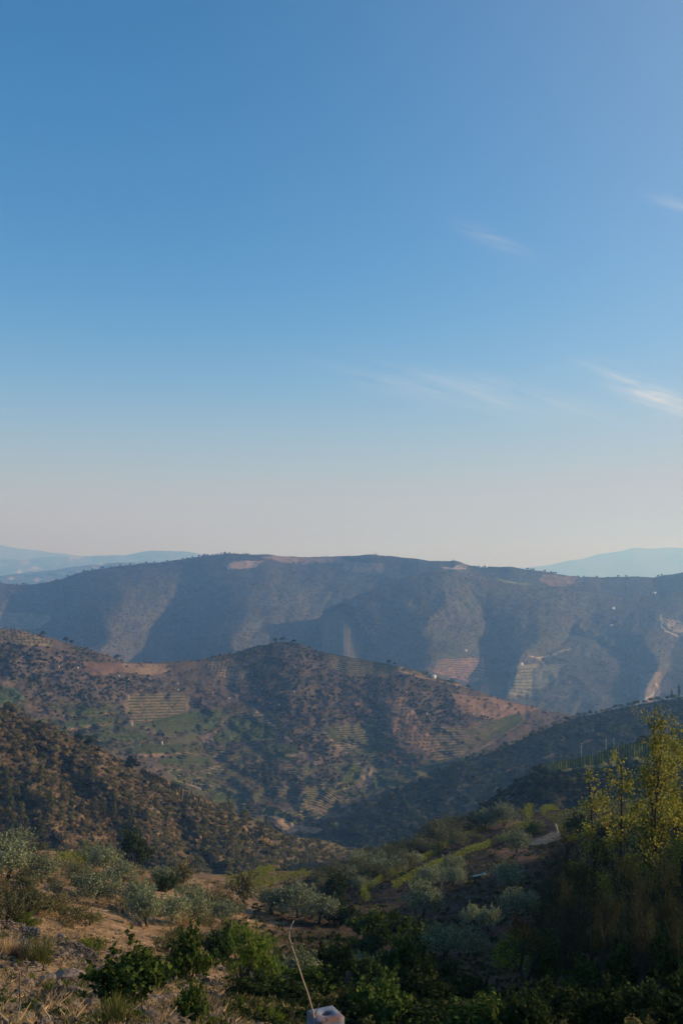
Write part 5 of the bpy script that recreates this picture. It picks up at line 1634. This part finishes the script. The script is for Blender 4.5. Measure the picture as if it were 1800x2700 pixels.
for q_, (x, d, top, kk, lab) in enumerate(TH):
    poplar(THIN[kk], x, 2500, d, (6.0, 5.4)[kk], top, lab, 'tree', 'thin_tree', 'thin brown trees of the thicket', q_ * 1.3)
# forked trunk
p = on_ground(1390, 2632)
sc_ = size_m(p, 100)
g = Geo()
g.tube([(0, 0, -.1), (0, 0, .25), (-.02, 0, .45)], [.09, .075, .065], 7)
for t_ in ([(-.02, 0, .42), (-.2, .02, .7), (-.42, .05, 1.0)], [(-.02, 0, .42), (.1, 0, .75), (.2, -.03, 1.15)], [(-.2, .02, .7), (-.12, .05, 1.0), (-.1, .05, 1.3)], [(.1, 0, .75), (.3, .05, 1.0), (.42, .05, 1.2)]):
    g.tube(t_, [.05, .035, .02], 6)
e = thing('forked_tree', 'small tree with a black forked trunk beside the lime green bush', 'tree', p, 0, sc_)
link('trunk', g.build('forked_trunk', M['bark']), e)
cl = [(-.4, .05, 1.2, .35, .3), (.2, 0, 1.35, .4, .3), (.45, .05, 1.3, .3, .25), (-.1, .1, 1.5, .4, .3)]
rq = np.random.default_rng(5)
P_, d_ = clump_points(cl, 1400, rq, .3)
V, q = leaf_cards(P_, d_, .07, .035, .3, rq)
link('crown', mesh('forked_crown', V, q, M['twiggy']), e)


# ---- stones
import bmesh


def stone_mesh(seed, flat=0.6, sub=2):
    r = np.random.default_rng(seed)
    bm = bmesh.new()
    bmesh.ops.create_icosphere(bm, subdivisions=sub, radius=0.5)
    off = r.uniform(0, 50, 3)
    pl = [(unit(r.normal(0, 1, 3)), r.uniform(.27, .42)) for _ in range(7)]
    for v in bm.verts:
        c = np.array(v.co)
        for n_, d_ in pl:                      # cut flat faces, as broken schist has
            k_ = c @ n_ - d_
            if k_ > 0: c = c - n_ * k_
        c += 0.03 * np.array([fbm(c[0] * 4 + off[0], c[1] * 4 + off[1], 2, 3), fbm(c[1] * 4 + off[1], c[2] * 4, 2, 4), fbm(c[2] * 4 + off[2], c[0] * 4, 2, 5)])
        v.co = Vector(c * np.array([1.15, .9, flat]))
    me_ = bpy.data.meshes.new('stone')
    bm.to_mesh(me_); bm.free()
    me_.materials.append(M['stone'])
    return me_


STONES = [stone_mesh(700 + i_, .5 + .06 * i_, 1) for i_ in range(6)]
ROCKS = [stone_mesh(720 + i_, .55 + .08 * i_, 2) for i_ in range(5)]


def stone_wall(line, hpx, spx, label):
    P = np.array([on_ground(x, y) for x, y in line])
    seg = np.linalg.norm(np.diff(P, axis=0), axis=1); L = seg.sum(); t = np.concatenate([[0], np.cumsum(seg)]) / L
    s_ = size_m(P[0], spx); H = size_m(P[0], hpx)
    e = thing('stone_wall', label, 'stone wall', P[0], 0)
    dirv = unit(P[-1] - P[0])
    rz = math.atan2(dirv[1], dirv[0])
    for row in range(max(2, int(H / (s_ * .55)))):
        x = r5.uniform(0, s_ * .5)
        while x < L:
            w = s_ * r5.uniform(.7, 1.5)
            f = (x + w * .5) / L
            if f > 1: break
            if row > 1 and r5.uniform() < .22:
                x += w; continue
            b_ = np.array([np.interp(f, t, P[:, i_]) for i_ in range(3)]); b_[2] = float(ground_z(b_[0], b_[1])) + s_ * (.12 + row * .5) + r5.normal(0, s_ * .05)
            b_[:2] += r5.normal(0, s_ * .12, 2)
            o = link('stone', STONES[int(r5.integers(6))], e, tuple(b_ - P[0]), rz + r5.normal(0, .3), (w * 1.0, s_ * r5.uniform(.8, 1.1), s_ * r5.uniform(.7, 1.05)))
            x += w * .86
    return e


stone_wall([(-40, 2450), (20, 2452), (60, 2466), (104, 2490)], 38, 12, 'tumbled dry stone wall at the left edge below the hedge')
stone_wall([(118, 2342), (150, 2352), (180, 2362), (206, 2378)], 20, 9, 'dry stone terrace wall left of the thick-trunked olive')
stone_wall([(268, 2388), (305, 2402), (340, 2422), (376, 2446)], 15, 9, 'low dry stone terrace wall between the thick-trunked and the slim-trunked olive')
stone_wall([(150, 2490), (180, 2500), (215, 2512), (262, 2545)], 30, 11, 'collapsed dry stone wall running down towards the big glossy bush')
stone_wall([(232, 2595), (290, 2596), (345, 2604)], 26, 24, 'row of large stones under the big glossy bush')
stone_wall([(5, 2532), (50, 2530), (90, 2536)], 10, 9, 'short line of stones below the dead brown tuft')
RK = [(130, 2600, 62, 'long dark rock lying in the dry grass, leftmost of the foreground outcrop'), (178, 2590, 74, 'largest flat rock on top of the foreground outcrop'), (215, 2592, 46, 'pale lichen-covered rock at the right end of the outcrop'),
      (150, 2620, 40, 'tilted slab below the long dark rock'), (195, 2618, 44, 'broken rock under the largest flat one'), (228, 2626, 34, 'jagged rock below the pale lichen-covered one'), (286, 2572, 36, 'squarish rock against the big glossy bush'),
      (362, 2650, 46, 'pale boulder right of the tuft of green stems'), (345, 2668, 30, 'small pale stone below the pale boulder'), (398, 2690, 46, 'grey boulder at the bottom edge left of the sapling'), (370, 2672, 26, 'flat bright stone between the two boulders'),
      (272, 2696, 34, 'rock at the bottom edge beside the tuft of green stems'), (420, 2640, 40, 'dark rock under the big glossy bush'), (450, 2632, 34, 'rock half hidden under the sapling'), (590, 2690, 34, 'brown rock right of the sapling'),
      (88, 2600, 20, 'small stone left of the outcrop'), (60, 2505, 24, 'small rock below the tumbled wall'), (165, 2475, 30, 'dark rock where the collapsed wall begins'), (120, 2505, 18, 'light stone right of the tuft of green stems'),
      (1215, 2600, 40, 'pale rock in the shade below the small olive pair'), (150, 2372, 14, 'lone stone standing on the terrace above the hedge'), (32, 2545, 16, 'white stone in the dry grass near the left edge')]
for x, y, w, lab in RK:
    p = on_ground(x, y); s_ = size_m(p, w) * 1.2
    thing('rock', lab, 'rock', p + np.array([0, 0, s_ * .12]), r5.uniform(0, 6), (s_, s_ * .8, s_ * .75), None, ROCKS[int(r5.integers(5))])


# ---- scattered small growth and rubble: too many to count
def polar(n, th0, th1, r0, r1_, r):
    th = np.radians(r.uniform(th0, th1, n)); rr = np.exp(r.uniform(math.log(r0), math.log(r1_), n))
    x, y = rr * np.sin(th), rr * np.cos(th)
    return np.stack([x, y, ground_z(x, y)], -1)


def tuft(seed, n, h, spread, mat, wid=.012, lean=.5):
    r = np.random.default_rng(seed)
    a = r.uniform(0, 6.283, n); q_ = r.uniform(0, 1, n) ** .6 * spread
    b = np.stack([np.cos(a) * q_, np.sin(a) * q_, np.zeros(n)], -1)
    d = unit(np.stack([np.cos(a) * lean * q_ / spread, np.sin(a) * lean * q_ / spread, np.ones(n)], -1) + r.normal(0, .18 * (1 + lean), (n, 3)))
    L = h * r.uniform(.5, 1.05, n)[:, None]
    s = unit(np.cross(d, r.normal(0, 1, (n, 3)))) * wid * .5
    t = b + d * L
    V = np.stack([b - s, b + s, t + s * .3, t - s * .3], 1).reshape(-1, 3)
    return mesh('tuft', V, np.arange(4 * n).reshape(n, 4), M[mat])


M['weed'] = leaf_mat('weed', (0.10, 0.09, 0.035), (0.20, 0.16, 0.07), 0.3, 0.4)
GR = [tuft(801, 36, .22, .14, 'straw', .012, .9), tuft(802, 30, .30, .10, 'straw', .011, .5), tuft(803, 40, .14, .16, 'weed', .014, 1.0), tuft(804, 30, .10, .2, 'straw', .012, 2.4)]
P = polar(12000, -21, 3, 9, 130, r5)
px_, py_ = to_px(P)
kp = (px_ < 660 - (2500 - py_) * .05) & (r5.uniform(0, 1, len(P)) < np.clip(.45 + 1.3 * fbm(P[:, 0] * .3, P[:, 1] * .3, 3, 91), .04, 1))
P = P[kp]
stuff('dry_grass', P, r5.uniform(.4, .95, len(P)) * np.clip(np.hypot(P[:, 0], P[:, 1]) / 34, .7, 1.5), r5.choice(4, len(P), p=[.26, .12, .36, .26]), GR, .25, seed=12)
P = polar(6500, -21, 2, 9, 75, r5)
px_, py_ = to_px(P)
kp = (px_ < 620) & (r5.uniform(0, 1, len(P)) < np.clip(.6 + .9 * fbm(P[:, 0] * .5, P[:, 1] * .5, 3, 93), .1, 1))
P = P[kp]
LT = [tuft(811, 16, .20, .16, 'straw', .014, 4.0), tuft(812, 14, .18, .16, 'weed', .016, 4.0), tuft(813, 12, .14, .14, 'wood', .018, 4.0)]
stuff('grass_litter', P, r5.uniform(.6, 1.5, len(P)), r5.choice(3, len(P), p=[.2, .35, .45]), LT, .2, seed=17)
P = polar(17000, -8, 21, 16, 330, r5)
px_, py_ = to_px(P)
kp = (px_ > 600) & ~inside(px_, py_, [(1390, 2228), (1400, 2212), (1450, 2196), (1475, 2188), (1480, 2212), (1440, 2226)]) & (r5.uniform(0, 1, len(P)) < np.clip(.55 + .8 * fbm(P[:, 0] * .12, P[:, 1] * .12, 3, 95), .1, 1))
P = P[kp]
UG = [make_bush(820, 60, 'weed', 1, .6, .26, .35, 5, 1.0), make_bush(821, 60, 'scrub_green', 1, .6, .24, .5, 5, .5), make_bush(822, 60, 'dark_green', 1, .7, .24, .6, 5, .3)]
stuff('undergrowth', P, r5.uniform(.22, .7, len(P)) * np.clip(np.hypot(P[:, 0], P[:, 1]) / 90, .55, 1.3), r5.choice(3, len(P), p=[.2, .32, .48]), UG, .2, seed=13)
P = polar(1500, -21, -3, 55, 160, r5)
px_, py_ = to_px(P)
kp = ~inside(px_, py_, [(205, 2425), (300, 2405), (400, 2440), (450, 2490), (400, 2540), (280, 2530)]) & (px_ < 640) & (r5.uniform(0, 1, len(P)) < np.clip(.45 + 1.1 * fbm(P[:, 0] * .07, P[:, 1] * .07, 3, 98), .08, 1))
P = P[kp]
stuff('terrace_scrub', P, r5.uniform(.5, 1.9, len(P)), r5.choice(4, len(P), p=[.35, .25, .25, .15]), [make_bush(825, 620, 'scrub', 1, .7, .075, .45, 9, .5, 'scrub', 30), make_bush(826, 620, 'scrub_green', 1, .7, .075, .45, 9, .5, 'scrub', 30), make_bush(824, 620, 'olive_dark', 1, .7, .08, .4, 9, .5, 'scrub', 30), make_bush(827, 500, 'weed', 1, .6, .09, .3, 7, .8, 'scrub', 30)], .15, seed=16)
P = polar(12000, -21, -2, 10, 60, r5)
px_, py_ = to_px(P)
w_ = np.clip(1 - near_line(px_, py_, [(-20, 2470), (90, 2500), (190, 2510), (270, 2560), (250, 2610), (330, 2640), (400, 2700)]) / 60, 0.16, 1)
P = P[r5.uniform(0, 1, len(P)) < w_]
stuff('rubble', P + [0, 0, .02], r5.uniform(.06, .30, len(P)), r5.integers(0, 6, len(P)), STONES, .5, seed=14)
P = polar(330, -21, 2, 10, 45, r5)
stuff('small_weeds', P[to_px(P)[0] < 620], r5.uniform(.12, .35, int((to_px(P)[0] < 620).sum())), r5.choice(2, int((to_px(P)[0] < 620).sum())), [make_bush(830, 60, 'green', 1, .7, .2, .5, 4, .6), make_bush(831, 60, 'scrub_green', 1, .7, .2, .5, 4, .6)], .2, seed=15)

# ---- tufts, stakes and sticks at the lower left
for x, y, w, h, seed, mt, lab in [(105, 2548, 60, 84, 3, 'broom', 'tuft of straight green broom stems beside the stones'), (302, 2712, 88, 84, 4, 'broom', 'tuft of straight green broom stems at the bottom edge'),
                                  (55, 2530, 40, 42, 5, 'wood', 'dead brown tuft left of the upper green stems'), (18, 2522, 50, 46, 6, 'straw', 'yellow dry grass tussock at the left edge')]:
    p = on_ground(x, y)
    W_, H_ = size_m(p, w), size_m(p, h)
    thing('broom_tuft' if mt == 'broom' else 'grass_tuft', lab, 'plant', p, 0, 1, None, tuft(840 + seed, 420, H_, W_ * .42, mt, .012, .25))


def stick(x0, y0, x1, y1, wpx, label, name='stake', mt='wood', dd=None):
    p = on_ground(x0, y0)
    d = p[1]
    tip = at(x1, y1, d + (dd or 0))
    w = size_m(p, wpx)
    v = tip - p
    n_ = 6
    s = np.linspace(0, 1, n_)[:, None]
    pts = s * v + np.array([1.0, 0, 0]) * (np.sin(s * 5) * w * .3)
    pts[0] -= v * .08
    g_ = Geo(); g_.tube(pts, np.linspace(w * .5, w * .38, n_), 6)
    thing(name, label, 'stake' if name == 'stake' else 'stick', p, 0, 1, None, g_.build(name, M[mt]))


stick(50, 2692, 54, 2563, 4.5, 'dark weathered stake standing in the dry grass at lower left')
stick(142, 2704, 111, 2650, 4, 'thin grey stick leaning left at the bottom edge', 'stick', 'cane')
stick(238, 2436, 238, 2406, 3.5, 'thin dark stake on the tan terrace below the thick-trunked olive')
stick(222, 2440, 221, 2420, 2.5, 'shorter thin stake left of the one on the tan terrace')
stick(154, 2388, 154, 2372, 3.5, 'short stake by the lone stone above the hedge')
stick(1467, 2200, 1466, 2172, 5, 'pale fence post at the right end of the pale track', mt='grey_pole')
stick(808, 2545, 808, 2500, 4, 'dark post in the shaded gully right of the cane')
stick(886, 2560, 886, 2494, 2, 'thin pole in the shaded gully', 'stick')

# ---- square concrete post with a round hole, a dry cane stuck beside it
pm, pt, po_ = new_mat('stained_concrete')
tcn = pt.nodes.new('ShaderNodeTexCoord')
f1, raw1 = noise(pt, 7, 5, .6, tcn.outputs['Object'])
f2, raw2 = noise(pt, 4.5, 4, .55, tcn.outputs['Object'], -0.35, 1.25)
sp_ = pt.nodes.new('ShaderNodeSeparateXYZ'); pt.links.new(tcn.outputs['Object'], sp_.inputs[0])
tp = pt.nodes.new('ShaderNodeMapRange'); tp.inputs['From Min'].default_value = 1.08; tp.inputs['From Max'].default_value = 1.12
pt.links.new(sp_.outputs['Z'], tp.inputs['Value'])
cc = mixc(pt, f1, (0.075, 0.09, 0.115), (0.14, 0.16, 0.195))  # sides coloured darker than the top to stand for shade
wh = mixc(pt, f1, (0.11, 0.145, 0.195), (0.21, 0.25, 0.32))
rs = mixc(pt, f2, wh, (0.20, 0.085, 0.055))
cc = mixc(pt, mnode(pt, 'MULTIPLY', tp.outputs[0], 0.85), cc, rs)
pb = pt.nodes.new('ShaderNodeBsdfPrincipled'); pb.inputs['Roughness'].default_value = .8
pt.links.new(cc, pb.inputs['Base Color'])
bp_ = pt.nodes.new('ShaderNodeBump'); bp_.inputs['Strength'].default_value = .5; bp_.inputs['Distance'].default_value = .01
pt.links.new(raw1, bp_.inputs['Height']); pt.links.new(bp_.outputs[0], pb.inputs['Normal']); pt.links.new(pb.outputs[0], po_.inputs['Surface'])
DP = 9.0
PT = at(858, 2672, DP)
HP = 1.13
S_ = .125
g = Geo()
N_ = 24
th = np.arange(N_) * 2 * math.pi / N_ + math.pi / 4


def sq(t_, s_):
    c, s2 = math.cos(t_), math.sin(t_)
    k_ = s_ / max(abs(c), abs(s2))
    return (c * k_, s2 * k_)


rings = [[(*sq(t_, S_), 0) for t_ in th], [(*sq(t_, S_), HP - .003) for t_ in th], [(*sq(t_, S_ - .003), HP) for t_ in th],
         [(math.cos(t_) * .05, math.sin(t_) * .046, HP) for t_ in th], [(math.cos(t_) * .047, math.sin(t_) * .043, HP - .005) for t_ in th], [(math.cos(t_) * .045, math.sin(t_) * .041, HP - .03) for t_ in th]]
V = np.array(rings).reshape(-1, 3)
q = []
for a_ in range(len(rings) - 1):
    for j_ in range(N_):
        q.append([a_ * N_ + j_, a_ * N_ + (j_ + 1) % N_, (a_ + 1) * N_ + (j_ + 1) % N_, (a_ + 1) * N_ + j_])
V = np.vstack([V, [[0, 0, HP - .03]]])
t3 = [[5 * N_ + j_, 5 * N_ + (j_ + 1) % N_, len(V) - 1] for j_ in range(N_)]
g.add(V, q, t3)
e = thing('concrete_post', 'square blue-grey concrete post with a rust-stained top and a round hole', 'post', (PT[0], PT[1], PT[2] - HP), R(25))
link('post_block', g.build('post_block', pm), e)
cp_ = [(832, 2712), (829, 2690), (825, 2668), (812, 2622), (797, 2580), (781, 2530), (768, 2492), (762, 2470), (763, 2452), (769, 2438), (775, 2427)]
pts_ = np.array([at(x, y, DP - .1 + 0.012 * i_) for i_, (x, y) in enumerate(cp_)])
g = Geo(); g.tube(pts_ - pts_[0], np.linspace(.0085, .004, len(pts_)), 7)
for i_ in (3, 5, 6, 8):
    c_ = pts_[i_] - pts_[0]
    g.tube([c_, c_ + np.array([-.012 if i_ % 2 else .014, 0, .02])], [.007, .003], 5)
thing('cane', 'long bent bare cane rising from beside the concrete post', 'cane', pts_[0], 0, 1, None, g.build('cane', M['cane']))
a_, b_ = at(827, 2680, DP - .05), at(842, 2645, DP)
g = Geo(); g.tube(np.array([a_, (a_ + b_) / 2 + [.006, 0, 0], b_]) - a_, [.005, .004, .003], 5)
thing('twig', 'short dry twig leaning right from the top of the concrete post', 'twig', a_, 0, 1, None, g.build('twig', M['wood']))
a_, b_ = at(890, 2687, DP - .16), at(898, 2664, DP - .05)
g = Geo(); g.tube(np.array([a_, (a_ + b_) / 2 + [.004, 0, .003], b_]) - a_, [.003, .003, .002], 5)
thing('twig', 'thin reddish stem lying on the right edge of the post top', 'twig', a_, 0, 1, None, g.build('twig', M['rust_sheet']))

# ---- small man-made things
p = on_ground(1262, 2312)
n_ = 14
gx, gy = np.meshgrid(np.linspace(-1, 1, n_), np.linspace(-1, 1, n_))
W_ = size_m(p, 34)
X, Y = gx * W_ * .5 + .2 * fbm(gx * 2, gy * 2, 3, 7), gy * W_ * .5
Z = ground_z(p[0] + X, p[1] + Y) - p[2] + .15 + .28 * np.abs(fbm(gx * 2.4, gy * 2.4, 3, 9))
i = np.arange(n_ - 1)[:, None] * n_; j = np.arange(n_ - 1)[None]
q = np.stack([i + j, i + j + 1, i + n_ + j + 1, i + n_ + j], -1).reshape(-1, 4)
o = thing('crumpled_sheet', 'crumpled turquoise sheet lying in the shade beside an olive tree', 'sheet', p, 0, 1, None, mesh('crumpled_sheet', np.stack([X, Y, Z], -1).reshape(-1, 3), q, M['tarp']))
o.modifiers.new('thickness', 'SOLIDIFY').thickness = .02
p = on_ground(1588, 2196)
s_ = size_m(p, 26)
e = thing('red_shed', 'small dull red hut half hidden behind the thin brown trees', 'hut', p, .5)
g = Geo(); g.box((0, 0, s_ * .4), (s_ * 1.1, s_ * .9, s_ * .9)); link('wall', g.build('wall', M['rust_sheet']), e)
g = Geo(); g.box((0, 0, s_ * .9), (s_ * 1.25, s_ * 1.05, .06)); link('roof', g.build('roof', M['rust_sheet']), e)


def house(p, w, d, h, rz, label, wallm='white_wall', pitched=True, nwin=3):
    e = thing('house', label, 'house', p, rz)
    g = Geo(); g.box((0, 0, h / 2 - 1), (w, d, h + 2)); link('wall', g.build('wall', M[wallm]), e)
    g = Geo()
    rh = d * .22 if pitched else .3
    V = [(-w * .53, -d * .55, h), (w * .53, -d * .55, h), (w * .53, d * .55, h), (-w * .53, d * .55, h), (-w * .5, 0, h + rh), (w * .5, 0, h + rh)]
    g.add(V, [[0, 1, 5, 4], [2, 3, 4, 5], [3, 2, 1, 0]], [[0, 4, 3], [1, 2, 5]])
    link('roof', g.build('roof', M['roof'] if pitched else M[wallm]), e)
    gw = Geo(); gw.box((0, 0, 0), (w * .09, .12, h * .3)); wm = gw.build('window', M['dark_pane'])
    for k_ in range(nwin):
        link('window', wm, e, ((k_ + .5) / nwin * w - w / 2, -d * .5 - .02, h * .6))
    g = Geo(); g.box((w * .1, -d * .5 - .02, h * .25), (w * .08, .12, h * .5)); link('door', g.build('door', M['wood']), e)
    return e


for x, dy, w, h, lab in [(1264, 2, 10, 6, 'white house on the far ridge top, left of three'), (1272, 4, 5, 4, 'lowest white building between two white houses on the far ridge top'), (1280, 2, 9, 6, 'white house on the far ridge top, right of three')]:
    p = ridge.at(x, np.interp(x, ridge.px, ridge.ry) + dy)
    house(p, w * 1.0, w * .7, h, .6, lab, pitched=False)
for x, y, w, lab in [(1614, 1605, 9, 'small white house high on the far ridge, right half'), (1610, 1651, 8, 'pale hut in the shade below the small white house on the far ridge'), (1226, 1717, 7, 'white hut at the end of a terrace on the far ridge'),
                     (1724, 1555, 8, 'small pale house near the top of the far ridge at the right'), (1372, 1753, 9, 'low pale building at the fork of tracks on the far ridge'), (1680, 1857, 11, 'white building at the foot of the far ridge just above the shaded crest')]:
    house(ridge2.at(x, y), w, w * .7, 4.5, .4, lab, pitched=True, nwin=2)
M['ruin'] = plain_mat('ruined_stone', (0.20, 0.16, 0.13), (0.34, 0.28, 0.23), .8, .9)
for x, y, w, lab in [(342, 1911, 7, 'roofed stone hut between the long terraces of the middle hill'), (334, 1843, 6, 'small stone hut at the edge of the dark scrub on the middle hill'), (427, 1964, 1.8, 'tiny white hut among the vineyards of the middle hill')]:
    house(mid.at(x, y), w, w * .6, 3.2, .3, lab, 'ruin' if w > 5 else 'white_wall', True, 2)
p = mid.at(1142, np.interp(1142, mid.px, mid.ry) + 2)
house(p, 6, 4, 3, .3, 'small white hut on the crest of the middle hill', 'white_wall', False, 1)
MP = Geo(); MP.box((0, 0, .8), (1.2, 1.2, 1.8), 0, .8); MPM = MP.build('marker', M['white_wall'])
MK = [(75, 1726), (157, 1760), (206, 1762), (314, 1784), (339, 1794), (469, 1804), (470, 1820), (604, 1843), (623, 1816), (736, 1860), (776, 1825), (925, 1827), (866, 1872), (1071, 1826), (1125, 1884), (1248, 1884), (994, 1881)]
for (x, y), lab in zip(MK, tell_apart(MK, 'tiny white marker box')):
    thing('white_marker', lab, 'marker', mid.at(x, y), 0, 1, 'white markers on the middle hill', MPM)

# wind turbines on the far right ridge
g = Geo(); g.tube([(0, 0, -5), (0, 0, 75)], [2.6, 1.5], 8); TW = g.build('tower', M['white_wall'])
g = Geo(); g.box((0, 1, 76), (3.2, 8, 3.2)); NA = g.build('nacelle', M['white_wall'])
g = Geo(); g.add([(-1.2, -3.4, 0), (1.2, -3.4, 0), (0.9, -3.1, 18), (.25, -3.1, 38), (-.25, -3.1, 38), (-.9, -3.1, 18), (0, -4, 2)], [[0, 1, 2, 5], [5, 2, 3, 4]], [[0, 6, 1]]); BL = g.build('blade', M['white_wall'])
for k_, (x, up_, lab) in enumerate([(1625, 1.0, 'lone wind turbine on the lower left shoulder of the distant ridge'), (1668, .85, 'wind turbine at the left end of the distant ridge top'), (1685, .6, 'small wind turbine second on the distant ridge top'), (1699, .9, 'wind turbine in the middle of the distant ridge top'), (1714, .7, 'wind turbine left of the close pair on the distant ridge'),
                                   (1720, .75, 'wind turbine at the right of the close pair on the distant ridge'), (1746, 1.0, 'tall wind turbine right of the middle on the distant ridge top'), (1774, 1.0, 'rightmost wind turbine on the distant ridge top')]):
    p = wind_hill.at(x, np.interp(x, wind_hill.px, wind_hill.ry) + .5)
    e = thing('wind_turbine', lab, 'wind turbine', p, .3 * k_, up_ * .95)
    link('tower', TW, e); link('nacelle', NA, e)
    for b_ in range(3):
        o = link('blade', BL, e, (0, 0, 76)); o.rotation_euler = (0, b_ * 2.094 + k_ * .5, 0)
